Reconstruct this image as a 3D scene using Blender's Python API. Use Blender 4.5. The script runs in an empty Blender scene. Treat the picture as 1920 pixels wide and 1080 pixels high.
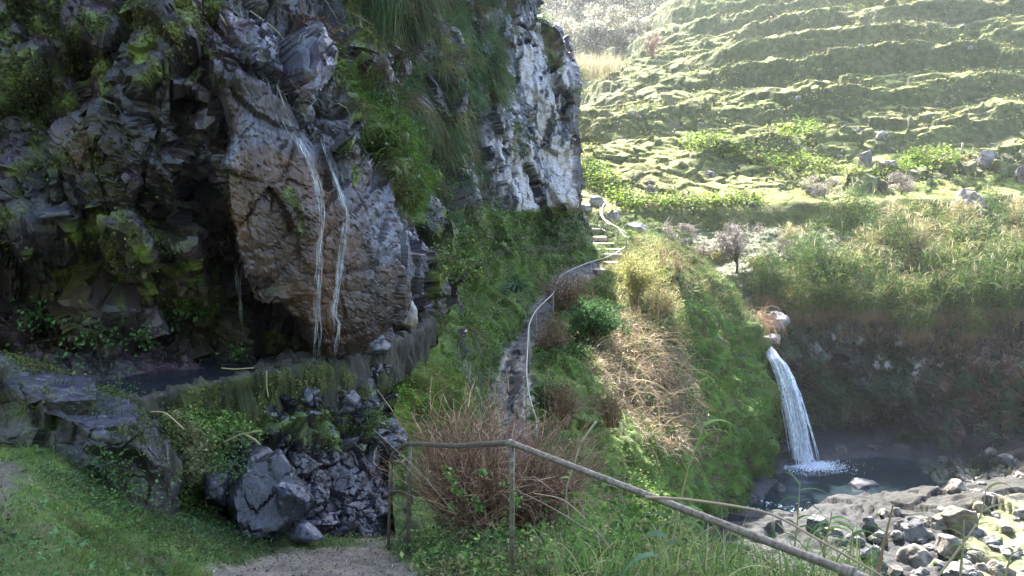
import bpy, math, random
import numpy as np
from mathutils import Vector
random.seed(7)
RNG = np.random.default_rng(11)
R = math.radians
SC = bpy.context.scene

# ------------------------------------------------------------------ camera, sky, sun, exposure
F, CX, CY, TP = 1400.0, 960.0, 540.0, 0.1          # focal length in photo pixels, centre, tan(pitch)
CP = 1 / math.sqrt(1 + TP * TP); SP = TP * CP
cam_d = bpy.data.cameras.new("camera"); cam = bpy.data.objects.new("camera", cam_d)
SC.collection.objects.link(cam); SC.camera = cam
cam_d.sensor_width = 36; cam_d.lens = 36 * F / 1920
cam_d.clip_start = 0.05; cam_d.clip_end = 2000
cam.location = (0, 0, 0); cam.rotation_euler = (R(90) - math.atan(TP), 0, 0)

SUN_EL, SUN_AZ = R(44), R(-3.5)                      # azimuth measured from +Y towards +X
w = bpy.data.worlds.new("World"); SC.world = w; w.use_nodes = True
nt = w.node_tree; nt.nodes.clear()
sky = nt.nodes.new("ShaderNodeTexSky"); sky.sky_type = 'NISHITA'; sky.sun_disc = False
sky.sun_elevation = SUN_EL; sky.sun_rotation = SUN_AZ; sky.air_density = 1.0; sky.dust_density = 1.5
bg = nt.nodes.new("ShaderNodeBackground"); bg.inputs[1].default_value = 0.11
wo = nt.nodes.new("ShaderNodeOutputWorld")
nt.links.new(sky.outputs[0], bg.inputs[0]); nt.links.new(bg.outputs[0], wo.inputs[0])
sd = bpy.data.lights.new("sun", 'SUN'); sd.energy = 4.0; sd.angle = R(0.5); sd.color = (1.0, 0.95, 0.86)
sun = bpy.data.objects.new("sun", sd); SC.collection.objects.link(sun)
sv = Vector((math.sin(SUN_AZ) * math.cos(SUN_EL), math.cos(SUN_AZ) * math.cos(SUN_EL), math.sin(SUN_EL)))
sun.rotation_euler = sv.to_track_quat('Z', 'Y').to_euler(); sun.location = (0, 0, 60)
SC.view_settings.view_transform = 'Standard'; SC.view_settings.look = 'None'
SC.view_settings.gamma = 1; SC.view_settings.use_curve_mapping = False
SC.view_settings.exposure = 3.3
HAZE = 0.00045
SC.render.engine = 'CYCLES'
try:
    SC.cycles.use_denoising = True
    SC.cycles.max_bounces = 6; SC.cycles.transparent_max_bounces = 12; SC.cycles.volume_bounces = 0
    SC.cycles.use_adaptive_sampling = True
except Exception: pass

# ------------------------------------------------------------------ helpers
def P(px, py, Y):
    u = (px - CX) / F; v = (CY - py) / F
    d = np.array([u, CP + v * SP, -SP + v * CP]); return d * (Y / d[1])
def proj(V):
    V = np.asarray(V, float); fw = V[..., 1] * CP - V[..., 2] * SP; up = V[..., 1] * SP + V[..., 2] * CP
    return CX + F * V[..., 0] / fw, CY - F * up / fw
def _hash(ix, iy, iz, s):
    n = (ix.astype(np.int64) * 374761393 + iy.astype(np.int64) * 668265263 + iz.astype(np.int64) * 1274126177 + s * 974634777) & 0xffffffff
    n = ((n ^ (n >> 13)) * 1274126177) & 0xffffffff
    n = ((n ^ (n >> 16)) * 2246822519) & 0xffffffff
    return ((n ^ (n >> 15)) & 0xffffff) / float(0x1000000)
def vnoise(p, s=0):
    i = np.floor(p); f = p - i; i = i.astype(np.int64); f = f * f * f * (f * (f * 6 - 15) + 10)
    r = 0
    for a in (0, 1):
        for b in (0, 1):
            for c in (0, 1):
                wgt = (f[..., 0] if a else 1 - f[..., 0]) * (f[..., 1] if b else 1 - f[..., 1]) * (f[..., 2] if c else 1 - f[..., 2])
                r = r + wgt * _hash(i[..., 0] + a, i[..., 1] + b, i[..., 2] + c, s)
    return r * 2 - 1
def fbm(p, sc=1.0, o=4, s=0, g=0.5):
    p = np.asarray(p) * sc; r = 0; a = 1; t = 0
    for k in range(o):
        r = r + a * vnoise(p + k * 17.3, s + k); t += a; a *= g; p = p * 2.03
    return r / t
def ridged(p, sc=1.0, o=4, s=0):
    p = np.asarray(p) * sc; r = 0; a = 1; t = 0
    for k in range(o):
        r = r + a * (1 - np.abs(vnoise(p + k * 9.1, s + k)) * 2); t += a; a *= 0.5; p = p * 2.1
    return r / t
def worley(p, s=0):
    i = np.floor(p).astype(np.int64); b1 = np.full(p.shape[:-1], 9.0); b2 = b1.copy()
    cen = np.zeros(p.shape); cid = np.zeros(p.shape[:-1] + (3,), np.int64)
    for a in (-1, 0, 1):
        for b in (-1, 0, 1):
            for c in (-1, 0, 1):
                jx, jy, jz = i[..., 0] + a, i[..., 1] + b, i[..., 2] + c
                q = np.stack([jx + _hash(jx, jy, jz, s), jy + _hash(jx, jy, jz, s + 1), jz + _hash(jx, jy, jz, s + 2)], -1)
                d = np.sqrt(((q - p) ** 2).sum(-1)); m = d < b1
                b2 = np.where(m, b1, np.minimum(b2, d)); b1 = np.where(m, d, b1)
                cen = np.where(m[..., None], q, cen)
                cid = np.where(m[..., None], np.stack([jx, jy, jz], -1), cid)
    return b1, b2, cen, cid
def facets(p, sc, s=0, tilt=0.6, lift=0.3, crack=0.12, aniso=(1, 1, 1), warp=.12):
    """angular rock relief: every cell is a tilted plane, with a groove where cells meet"""
    q = np.asarray(p) * sc * np.array(aniso)
    q = q + warp * np.stack([fbm(q, 1.3, 2, s + 5), fbm(q, 1.3, 2, s + 6), fbm(q, 1.3, 2, s + 7)], -1)
    b1, b2, cen, cid = worley(q, s); h = [_hash(cid[..., 0], cid[..., 1], cid[..., 2], s + 20 + k) - 0.5 for k in range(4)]
    d = q - cen
    r = tilt * 2 * (d[..., 0] * h[0] + d[..., 1] * h[1] + d[..., 2] * h[2]) + lift * 2 * h[3]
    return (r - crack * np.clip(1 - (b2 - b1) / 0.10, 0, 1)) / sc
def sstep(a, b, x):
    t = np.clip((x - a) / (b - a), 0, 1); return t * t * (3 - 2 * t)
def pmask(px, py, poly, soft=20):
    poly = np.array(poly, float); ins = np.zeros(px.shape, bool); d = np.full(px.shape, 1e9)
    for k in range(len(poly)):
        x0, y0 = poly[k]; x1, y1 = poly[(k + 1) % len(poly)]
        c = ((y0 > py) != (y1 > py)) & (px < (x1 - x0) * (py - y0) / (y1 - y0 + 1e-9) + x0); ins ^= c
        t = np.clip(((px - x0) * (x1 - x0) + (py - y0) * (y1 - y0)) / ((x1 - x0) ** 2 + (y1 - y0) ** 2 + 1e-9), 0, 1)
        d = np.minimum(d, np.hypot(px - x0 - t * (x1 - x0), py - y0 - t * (y1 - y0)))
    return sstep(-soft, soft, np.where(ins, d, -d))
def dline(px, py, pts):
    d = np.full(px.shape, 1e9)
    for (x0, y0), (x1, y1) in zip(pts[:-1], pts[1:]):
        t = np.clip(((px - x0) * (x1 - x0) + (py - y0) * (y1 - y0)) / ((x1 - x0) ** 2 + (y1 - y0) ** 2 + 1e-9), 0, 1)
        d = np.minimum(d, np.hypot(px - x0 - t * (x1 - x0), py - y0 - t * (y1 - y0)))
    return d
def mix(a, b, t):
    t = np.asarray(t)[..., None]; return np.asarray(a) * (1 - t) + np.asarray(b) * t
def tag(o, label=None, cat=None, group=None, kind=None):
    if label: o["label"] = label
    if cat: o["category"] = cat
    if group: o["group"] = group
    if kind: o["kind"] = kind
    return o
def empty(name, loc, label=None, cat=None, group=None):
    o = bpy.data.objects.new(name, None); o.location = tuple(float(v) for v in loc); o.empty_display_size = 0.2
    SC.collection.objects.link(o); return tag(o, label, cat, group)
def mesh(name, V, faces, mat, col=None, parent=None, smooth=True, rel=True):
    """faces: (n,3) or (n,4) int array, or a list of such arrays"""
    V = np.asarray(V, np.float32).reshape(-1, 3)
    if parent is not None and rel: V = V - np.array(parent.location, np.float32)
    fl = faces if isinstance(faces, list) else [faces]
    me = bpy.data.meshes.new(name)
    li = np.concatenate([f.reshape(-1) for f in fl]).astype(np.int32)
    lt = np.concatenate([np.full(len(f), f.shape[1]) for f in fl]).astype(np.int32)
    ls = np.concatenate([[0], np.cumsum(lt)[:-1]]).astype(np.int32)
    me.vertices.add(len(V)); me.vertices.foreach_set("co", V.reshape(-1))
    me.loops.add(len(li)); me.loops.foreach_set("vertex_index", li)
    me.polygons.add(len(lt)); me.polygons.foreach_set("loop_start", ls)
    me.update(calc_edges=True)
    me.polygons.foreach_set("use_smooth", np.full(len(lt), smooth))
    if col is not None:
        c = np.asarray(col, np.float32).reshape(-1, np.asarray(col).shape[-1])
        if c.shape[1] == 3: c = np.concatenate([c, np.zeros((len(c), 1), np.float32)], 1)
        at = me.color_attributes.new("Col", 'FLOAT_COLOR', 'POINT'); at.data.foreach_set("color", c.reshape(-1))
    me.materials.append(mat); me.validate()
    o = bpy.data.objects.new(name, me); SC.collection.objects.link(o)
    if parent is not None: o.parent = parent
    return o
def copy_tree(o, parent=None):
    c = o.copy(); SC.collection.objects.link(c); c.parent = parent
    for ch in list(o.children): copy_tree(ch, c)
    return c
def gridfaces(nr, nc, flip=False):
    a = np.arange(nr * nc).reshape(nr, nc); q = np.stack([a[:-1, :-1], a[:-1, 1:], a[1:, 1:], a[1:, :-1]], -1).reshape(-1, 4)
    return q[:, ::-1] if flip else q
def crom(A, n, t=None):
    """Catmull-Rom along axis 0"""
    k = len(A); t = np.linspace(0, k - 1, n) if t is None else t; i = np.minimum(t.astype(int), k - 2); f = (t - i).reshape((-1,) + (1,) * (A.ndim - 1))
    E = np.concatenate([2 * A[:1] - A[1:2], A, 2 * A[-1:] - A[-2:-1]]); a, b, c, d = E[i], E[i + 1], E[i + 2], E[i + 3]
    m1, m2 = (c - a) * 0.4, (d - b) * 0.4
    return (2 * f**3 - 3 * f**2 + 1) * b + (f**3 - 2 * f**2 + f) * m1 + (-2 * f**3 + 3 * f**2) * c + (f**3 - f**2) * m2
def normals(V):
    du = np.gradient(V, axis=0); dv = np.gradient(V, axis=1); n = np.cross(du, dv)
    n /= np.linalg.norm(n, axis=-1, keepdims=True) + 1e-12; return n
class Patch:
    """a lofted sheet of ground or rock through measured points, relief added along its normals"""
    def __init__(s, ctrl, nr, nc, side, disp):
        A = np.array([[P(*c) if not isinstance(c, np.ndarray) else c for c in row] for row in ctrl])
        def spread(A, n):                                  # even spacing as a share of the distance
            w = np.clip(np.linalg.norm(np.diff(A, axis=0), axis=-1) / np.clip(A[1:, :, 1], 2, 99), 0, .8).mean(1) + .01
            return np.interp(np.linspace(0, 1, n), np.concatenate([[0], np.cumsum(w)]) / w.sum(), np.arange(len(A)))
        V = crom(A, nr, spread(A, nr)); A2 = A.transpose(1, 0, 2); V = crom(V.transpose(1, 0, 2), nc, spread(A2, nc)).transpose(1, 0, 2)
        s.finish(V, side, disp)
    def finish(s, V, side, disp):
        N = normals(V)
        if (N * (np.asarray(side, float) - V)).sum(-1).mean() < 0: N = -N; s.flip = True
        else: s.flip = False
        s.N0 = N; px, py = proj(V)
        s.Nm = N
        for dd in (disp if isinstance(disp, (list, tuple)) else [disp] if disp is not None else []):
            V = V + N * dd(V, N, px, py)[..., None]; N = unit(normals(V) * (-1 if s.flip else 1) * .55 + s.Nm * .45)
        s.V = V; N2 = normals(V); N2 *= -1 if s.flip else 1; s.N = N2; s.px, s.py = proj(V)
    def build(s, name, mat, col, **kw):
        s.obj = mesh(name, s.V, gridfaces(*s.V.shape[:2], flip=not s.flip), mat, col, **kw); return s.obj
    def pick(s, n, mask):
        V = s.V; a = np.cross(V[1:, 1:] - V[:-1, :-1], V[:-1, 1:] - V[1:, :-1]); a = np.linalg.norm(a, axis=-1)
        p = (a * np.clip(mask[:-1, :-1], 0, None)).reshape(-1); p /= p.sum(); k = RNG.choice(len(p), n, p=p)
        i, j = np.divmod(k, V.shape[1] - 1); u = RNG.random(n)[:, None]; v = RNG.random(n)[:, None]
        f = lambda A: (A[i, j] * (1 - u) + A[i + 1, j] * u) * (1 - v) + (A[i, j + 1] * (1 - u) + A[i + 1, j + 1] * u) * v
        return f(V), s.N[i, j]
    def at(s, px, py, off=0.0):
        d = (s.px - px) ** 2 + (s.py - py) ** 2; k = np.argmin(d + 0.02 * np.maximum(s.V[..., 1], 0)); k = np.unravel_index(k, d.shape)
        p = P(px, py, s.V[k][1]); return p * (1 - off / np.linalg.norm(p))
def unit(v): return v / (np.linalg.norm(v, axis=-1, keepdims=True) + 1e-12)
def blades(base, dirn, length, width, droop=0.5, seg=4, taper=1.0, hang=None):
    """ribbon leaves: base (n,3), dirn (n,3) unit, bending under gravity; returns verts, faces, t"""
    n = len(base); length = np.broadcast_to(length, n); width = np.broadcast_to(width, n); droop = np.broadcast_to(droop, n)
    pts = [base]; d = unit(dirn + 0); down = np.array([0, 0, -1.0]); p = base
    for k in range(seg):
        p = p + d * (length / seg)[:, None]; pts.append(p)
        d = unit(d + down * (droop * 1.6 / seg)[:, None])
    C = np.stack(pts, 1); T = unit(np.gradient(C, axis=1)); rv = unit(RNG.normal(size=(n, 1, 3)))
    S = unit(np.cross(T, rv)); t = np.linspace(0, 1, seg + 1)
    wd = width[:, None] * (np.clip(1 - t, 0.04, 1) ** taper * np.minimum(1, 0.45 + t * 4))[None]
    V = np.stack([C - S * wd[..., None] / 2, C + S * wd[..., None] / 2], 2)       # n,seg+1,2,3
    b = (np.arange(n) * (seg + 1) * 2)[:, None]; k = np.arange(seg)[None] * 2
    Fc = np.stack([b + k, b + k + 1, b + k + 3, b + k + 2], -1).reshape(-1, 4)
    return V.reshape(-1, 3), Fc, np.repeat(np.tile(t, n), 2)
def leaves(c, n, size, asp=0.6, fold=0.25, jitter=0.6):
    """leaf-sized diamonds bent along the middle; c centres, n facing"""
    m = len(c); size = np.broadcast_to(size, m)[:, None]
    nn = unit(n + RNG.normal(size=(m, 3)) * jitter); a = unit(np.cross(nn, RNG.normal(size=(m, 3)))); b = np.cross(nn, a)
    V = np.stack([c - a * size / 2, c - b * size * asp / 2 + nn * size * fold / 2 - a * size * .05, c + a * size / 2, c + b * size * asp / 2 + nn * size * fold / 2 - a * size * .05], 1)
    k = (np.arange(m) * 4)[:, None]
    return V.reshape(-1, 3), np.concatenate([k + [[0, 1, 2]], k + [[0, 2, 3]]], 0)
def tubes(paths, rad, sides=5):
    """paths (n,k,3), rad (n,k)"""
    n, k, _ = paths.shape; T = unit(np.gradient(paths, axis=1)); up = np.where(np.abs(T[..., 2:3]) > .9, [[[1., 0, 0]]], [[[0, 0, 1.]]])
    S = unit(np.cross(T, up)); U = np.cross(S, T); an = np.arange(sides) * 2 * np.pi / sides
    V = paths[:, :, None] + (S[:, :, None] * np.cos(an)[:, None] + U[:, :, None] * np.sin(an)[:, None]) * rad[:, :, None, None]
    b = (np.arange(n) * k * sides)[:, None, None]; i = (np.arange(k - 1) * sides)[None, :, None]; j = np.arange(sides)[None, None]; j2 = (j + 1) % sides
    f = np.stack([b + i + j, b + i + j2, b + i + sides + j2, b + i + sides + j], -1).reshape(-1, 4)
    caps = []
    if sides > 3:
        for e in (0, k - 1):
            caps.append((b[:, 0] + e * sides + (np.arange(sides) if e else np.arange(sides)[::-1])[None]))
    return V.reshape(-1, 3), [f] + [c for c in caps]
def curve(pts, n):
    return crom(np.array(pts, float), n)
def cvar(n, pal, amt=0.25, rep=1):
    """per-item colour from a palette, repeated over its vertices"""
    pal = np.array(pal); k = RNG.integers(0, len(pal), n); c = pal[k] * (1 + amt * RNG.normal(size=(n, 1))).clip(.4, 1.8)
    return np.repeat(c.clip(0.005, 0.9), rep, 0)

# ------------------------------------------------------------------ materials
def mat_ground(name, rough=0.85, wet=0.3, bump=0.4, bscale=30, spec=0.5, vary=0.5):
    m = bpy.data.materials.new(name); m.use_nodes = True; t = m.node_tree; N = t.nodes; L = t.links; b = N["Principled BSDF"]
    c = N.new("ShaderNodeVertexColor"); c.layer_name = "Col"
    tc = N.new("ShaderNodeTexCoord")
    n1 = N.new("ShaderNodeTexNoise"); n1.inputs["Scale"].default_value = bscale; n1.inputs["Detail"].default_value = 6; n1.inputs["Roughness"].default_value = .65
    n2 = N.new("ShaderNodeTexNoise"); n2.inputs["Scale"].default_value = bscale * .27; n2.inputs["Detail"].default_value = 5
    L.new(tc.outputs["Object"], n1.inputs["Vector"]); L.new(tc.outputs["Object"], n2.inputs["Vector"])
    mr = N.new("ShaderNodeMapRange"); mr.inputs[1].default_value = .3; mr.inputs[2].default_value = .7; mr.inputs[3].default_value = 1 - vary; mr.inputs[4].default_value = 1 + vary
    L.new(n1.outputs[0], mr.inputs[0])
    mu = N.new("ShaderNodeVectorMath"); mu.operation = 'SCALE'; L.new(c.outputs[0], mu.inputs[0]); L.new(mr.outputs[0], mu.inputs["Scale"])
    L.new(mu.outputs[0], b.inputs["Base Color"])
    rr = N.new("ShaderNodeMapRange"); rr.inputs[3].default_value = rough; rr.inputs[4].default_value = wet; L.new(c.outputs[1], rr.inputs[0])
    ra = N.new("ShaderNodeMath"); ra.operation = 'MULTIPLY_ADD'; ra.inputs[1].default_value = .25; L.new(n2.outputs[0], ra.inputs[0]); L.new(rr.outputs[0], ra.inputs[2])
    rs = N.new("ShaderNodeMath"); rs.operation = 'SUBTRACT'; rs.inputs[1].default_value = .12; rs.use_clamp = True; L.new(ra.outputs[0], rs.inputs[0])
    L.new(rs.outputs[0], b.inputs["Roughness"]); b.inputs["Specular IOR Level"].default_value = spec
    ad = N.new("ShaderNodeMath"); L.new(n1.outputs[0], ad.inputs[0]); L.new(n2.outputs[0], ad.inputs[1])
    bp = N.new("ShaderNodeBump"); bp.inputs["Strength"].default_value = bump; bp.inputs["Distance"].default_value = .6 / bscale
    L.new(ad.outputs[0], bp.inputs["Height"]); L.new(bp.outputs[0], b.inputs["Normal"]); return m
def mat_leaf(name, trans=0.35, rough=0.7, spec=0.18):
    m = bpy.data.materials.new(name); m.use_nodes = True; t = m.node_tree; N = t.nodes; L = t.links; b = N["Principled BSDF"]; o = N["Material Output"]
    c = N.new("ShaderNodeVertexColor"); c.layer_name = "Col"; L.new(c.outputs[0], b.inputs["Base Color"])
    b.inputs["Roughness"].default_value = rough; b.inputs["Specular IOR Level"].default_value = spec
    tr = N.new("ShaderNodeBsdfTranslucent"); L.new(c.outputs[0], tr.inputs[0])
    ms = N.new("ShaderNodeMixShader"); ms.inputs[0].default_value = trans; L.new(b.outputs[0], ms.inputs[1]); L.new(tr.outputs[0], ms.inputs[2]); L.new(ms.outputs[0], o.inputs[0]); return m
def mat_plain(name, col, rough=.6, metal=0, var=.3, scale=20, col2=None, bump=.3):
    m = bpy.data.materials.new(name); m.use_nodes = True; t = m.node_tree; N = t.nodes; L = t.links; b = N["Principled BSDF"]
    tc = N.new("ShaderNodeTexCoord"); n = N.new("ShaderNodeTexNoise"); n.inputs["Scale"].default_value = scale; n.inputs["Detail"].default_value = 8; n.inputs["Roughness"].default_value = .7
    L.new(tc.outputs["Object"], n.inputs["Vector"]); r = N.new("ShaderNodeValToRGB")
    c2 = col2 or [v * (1 - var) for v in col]; r.color_ramp.elements[0].color = (*c2, 1); r.color_ramp.elements[1].color = (*[min(1, v * (1 + var)) for v in col], 1)
    r.color_ramp.elements[0].position = .38; r.color_ramp.elements[1].position = .62
    L.new(n.outputs[0], r.inputs[0]); L.new(r.outputs[0], b.inputs["Base Color"]); b.inputs["Roughness"].default_value = rough; b.inputs["Metallic"].default_value = metal
    bp = N.new("ShaderNodeBump"); bp.inputs["Strength"].default_value = bump; bp.inputs["Distance"].default_value = .02; L.new(n.outputs[0], bp.inputs["Height"]); L.new(bp.outputs[0], b.inputs["Normal"]); return m
def mat_water(name, col, rough=.06, scale=3, bump=.25, foam=0.0):
    m = bpy.data.materials.new(name); m.use_nodes = True; t = m.node_tree; N = t.nodes; L = t.links; b = N["Principled BSDF"]
    b.inputs["Base Color"].default_value = (*col, 1); b.inputs["Roughness"].default_value = rough; b.inputs["IOR"].default_value = 1.33
    tc = N.new("ShaderNodeTexCoord"); n = N.new("ShaderNodeTexNoise"); n.inputs["Scale"].default_value = scale; n.inputs["Detail"].default_value = 4
    L.new(tc.outputs["Object"], n.inputs["Vector"]); bp = N.new("ShaderNodeBump"); bp.inputs["Strength"].default_value = bump; bp.inputs["Distance"].default_value = .05
    L.new(n.outputs[0], bp.inputs["Height"]); L.new(bp.outputs[0], b.inputs["Normal"]); return m
def mat_fall(name, dens=.75, col=(.8, .85, .95)):
    m = bpy.data.materials.new(name); m.use_nodes = True; t = m.node_tree; N = t.nodes; L = t.links; b = N["Principled BSDF"]; o = N["Material Output"]
    b.inputs["Base Color"].default_value = (*col, 1); b.inputs["Roughness"].default_value = .35
    tc = N.new("ShaderNodeTexCoord"); mp = N.new("ShaderNodeMapping"); mp.inputs["Scale"].default_value = (14, 14, 3)
    n = N.new("ShaderNodeTexNoise"); n.inputs["Scale"].default_value = 1.5; n.inputs["Detail"].default_value = 5; L.new(tc.outputs["Object"], mp.inputs[0]); L.new(mp.outputs[0], n.inputs["Vector"])
    mr = N.new("ShaderNodeMapRange"); mr.inputs[1].default_value = .35; mr.inputs[2].default_value = .65; mr.inputs[3].default_value = max(0, dens - .45); mr.inputs[4].default_value = min(1, dens + .25); L.new(n.outputs[0], mr.inputs[0])
    tr = N.new("ShaderNodeBsdfTransparent"); ms = N.new("ShaderNodeMixShader"); L.new(mr.outputs[0], ms.inputs[0]); L.new(tr.outputs[0], ms.inputs[1]); L.new(b.outputs[0], ms.inputs[2]); L.new(ms.outputs[0], o.inputs[0]); return m
M_rock = mat_ground("wet rock", .8, .18, .6, 26, .6, .55)
M_soil = mat_ground("soil and turf", .95, .35, .6, 40, .3, .5)
M_hill = mat_ground("pasture", .95, .6, .8, 3.0, .15, .45)
M_dry = mat_ground("dry stone", .9, .5, .6, 14, .3, .35)
M_leaf = mat_leaf("leaf"); M_gloss = mat_leaf("glossy leaf", .3, .42, .35); M_straw = mat_leaf("dry grass", .3, .7, .2); M_stem = mat_leaf("stem", 0.05, .7, .25)
M_iron = mat_plain("painted iron pipe", (.16, .14, .11), .5, .3, .35, 35, (.075, .05, .035))
M_cable = mat_plain("grey rail", (.20, .20, .18), .5, .1, .2, 30)
M_step = mat_plain("cut stone", (.34, .30, .26), .9, 0, .3, 8)
M_pool = mat_water("pool water", (.015, .025, .03), .05, 5, .3)
M_chan = mat_water("channel water", (.02, .022, .03), .08, 9, .4)
M_fall = mat_fall("falling water", .8); M_trk = mat_fall("trickle", .5)

GREY = (.066, .041, .056); DGREY = (.015, .011, .013); BROWN = (.10, .06, .045); DMOSS = (.055, .062, .02); MOSS = (.11, .145, .025); LIME = (.17, .24, .035)
GREEN = (.06, .12, .025); BGREEN = (.06, .10, .06); STRAW = (.34, .26, .15); RUST = (.22, .12, .06); WHITE = (.42, .39, .42)

# ================================================================== THE CLIFF
def add(*a): return list(a)
CLIFF = [
 [(-1100,-1600,7.5),(-1100,-500,8),(-1100,0,7.8),(-1100,130,7.6),(-1100,250,7.5),(-1100,370,7.4),(-1100,480,7.3),(-1100,590,7.4),(-1100,880,7)],
 [(-350,-1600,10.5),(-350,-500,9.2),(-350,0,8.8),(-350,130,8.5),(-350,250,8.3),(-350,370,8.2),(-350,480,8.1),(-350,590,8.6),(-350,880,7.9)],
 [(0,-1600,11),(0,-500,9.8),(0,0,9.0),(0,130,8.7),(0,250,8.5),(0,370,8.3),(0,480,8.3),(0,590,8.9),(0,870,8.1)],
 [(200,-1600,12),(200,-500,10.2),(200,0,9.3),(200,130,9.0),(200,250,8.7),(200,370,8.6),(200,480,8.6),(200,590,9.3),(200,860,8.2)],
 [(380,-1600,12.5),(390,-500,10.6),(400,0,9.8),(400,130,9.4),(400,250,9.1),(400,370,9.1),(400,480,9.2),(400,590,9.8),(405,800,8.8)],
 [(450,-1600,13.5),(460,-500,11.6),(480,0,10.6),(510,130,10.1),(540,250,9.7),(560,370,9.6),(575,480,9.6),(590,590,9.7),(600,745,9.7)],
 [(560,-1600,15),(580,-500,12.6),(610,0,11.6),(640,130,11.2),(660,250,10.9),(675,370,10.7),(685,480,10.6),(695,580,10.6),(705,715,10.8)],
 [(700,-1600,19),(710,-500,17),(730,0,15.5),(750,130,15.2),(765,250,15),(785,350,14.8),(800,430,14.6),(808,500,14.6),(816,650,14.2)],
 [(820,-1600,23),(830,-500,21.5),(840,0,20.5),(850,120,20),(860,220,19.5),(865,310,19.2),(870,380,19),(878,450,18.8),(888,570,17.9)],
 [(900,-1600,27),(910,-500,25.5),(915,0,25),(930,110,24.5),(940,200,24),(945,290,24),(955,350,23.8),(965,410,23.6),(980,520,22.8)],
 [(950,-1600,28),(960,-500,27.5),(960,0,27),(985,110,26.6),(1000,200,26.2),(1000,290,26.2),(1008,350,26),(1020,410,25.8),(1037,500,25)],
 [(1090,-1600,28),(1050,-500,28),(992,0,27.8),(1030,75,27.6),(1066,140,27.4),(1056,240,27.3),(1058,320,27.2),(1078,392,27),(1106,465,26.8)],  # out of view, the upper edge is pushed right to widen the cliff's shadow
 [(930,-1600,32),(945,-500,32),(965,0,32),(1010,75,31),(1050,140,31),(1040,240,31),(1040,320,31),(1060,392,30.5),(1095,450,30)],
 [(800,-1600,48),(800,-500,48),(800,0,48),(820,75,48),(850,140,48),(850,240,48),(850,320,48),(860,392,48),(870,450,48)]]
BOULDER = [(395,175),(470,205),(520,225),(560,265),(640,335),(680,430),(698,520),(712,640),(712,800),(590,800),(590,640),(530,535),(470,500),(440,480),(405,350),(400,260)]
BUTT = [(650,300),(700,330),(745,400),(775,480),(780,560),(760,570),(735,560),(715,610),(700,600),(690,470),(665,400)]
BUTT2 = [(735,475),(775,475),(785,500),(780,560),(755,560),(735,520)]
SLAB1 = [(250,190),(310,175),(395,190),(400,260),(390,320),(350,330),(280,250)]
SLAB2 = [(120,250),(240,200),(275,290),(330,340),(350,440),(230,330),(200,420),(130,410),(90,330)]
ALCOVE = [(345,195),(400,200),(415,260),(395,340),(440,480),(600,670),(500,680),(400,560),(345,420),(330,300)]
RECESS = [(60,560),(160,545),(260,575),(330,560),(430,600),(560,660),(600,700),(400,730),(0,740),(-200,700),(-200,560)]
UPPER = [(450,-40),(640,-40),(640,60),(625,120),(650,260),(600,300),(560,240),(520,200),(440,170),(430,60)]
CORNERW = [(865,-100),(985,-100),(1000,30),(1075,130),(1075,400),(1000,405),(945,395),(915,330),(890,250),(880,120)]
def d_cliff(V, N, px, py):
    # warp the outlines so they are not ruler-straight
    wx = fbm(V, 1.1, 3, 50) * 14; wy = fbm(V, 1.1, 3, 51) * 14; x, y = px + wx, py + wy
    near = sstep(24, 14, V[..., 1]); far = 1 - near
    low_ = 1 - .9 * sstep(640, 690, py)
    d = 0.42 * pmask(x, y, BOULDER, 9) * (1 - .8 * sstep(590, 680, py)) + 0.35 * pmask(x, y, BUTT, 9) + .25 * pmask(x, y, BUTT2, 5)
    d += 0.22 * pmask(x, y, SLAB1, 9) + 0.18 * pmask(x, y, SLAB2, 9) - 0.75 * pmask(x, y, ALCOVE, 14) * low_ - 0.28 * pmask(x, y, RECESS, 14) * low_
    d += 0.25 * pmask(x, y, UPPER, 20) + .5 * pmask(x, y, CORNERW, 14)
    smooth = np.clip(pmask(x, y, BOULDER, 30) + pmask(x, y, BUTT, 20), 0, 1)
    q = V * np.array([1, 1, .75])
    d += facets(q, .55, 3, .5, .22, .12) * (1 - .75 * smooth) * .6
    cr = dline(x, y, [(255, 195), (275, 250), (310, 310), (350, 370), (400, 460), (440, 520)]); d -= .35 * sstep(11, 2, cr)
    cr = dline(x, y, [(690, 300), (695, 420), (700, 520), (715, 610)]); d -= .45 * sstep(8, 1, cr)
    cr = dline(x, y, [(755, 480), (745, 520), (760, 560)]); d -= .25 * sstep(5, 1, cr)
    cr = dline(x, y, [(520, 210), (545, 260), (565, 320), (580, 360)]); d -= .14 * sstep(7, 1, cr)
    cr = dline(x, y, [(850, 60), (870, 160), (890, 260), (900, 340), (930, 400)]); d -= .6 * sstep(14, 3, cr)
    d += fbm(V, .35, 2, 36) * (.3 + .2 * far)
    d *= 1 - .45 * far
    base = sstep(610, 700, py) * sstep(800, 760, px); d *= 1 - .8 * base
    return d
def d_cliff2(V, N, px, py):
    q = V * np.array([1, 1, .75]); far = sstep(14, 24, V[..., 1]); x, y = px, py; d = 0
    smooth = np.clip(pmask(x, y, BOULDER, 30) + pmask(x, y, BUTT, 20), 0, 1)
    d = d + facets(q, 1.3, 13, 1.0, .4, .2, warp=.1) * (1 - .8 * smooth) * .75
    d = d + facets(q, 4.2, 23, .9, .4, .22) * (.45 - .28 * smooth) + facets(q, 13.0, 27, .9, .5, .2) * (.40 - .20 * smooth)
    d = d * (1 - .5 * far)
    base = sstep(610, 700, py) * sstep(800, 760, px); d *= 1 - .8 * base
    d += fbm(V, 2.2, 5, 31) * .07 * (1 - .6 * smooth) + ridged(V, 7, 3, 35) * .02 * (1 - .8 * smooth) 
    return d
cliff = Patch(CLIFF, 1000, 700, (0.5, 2, 1), [d_cliff, d_cliff2])
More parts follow.
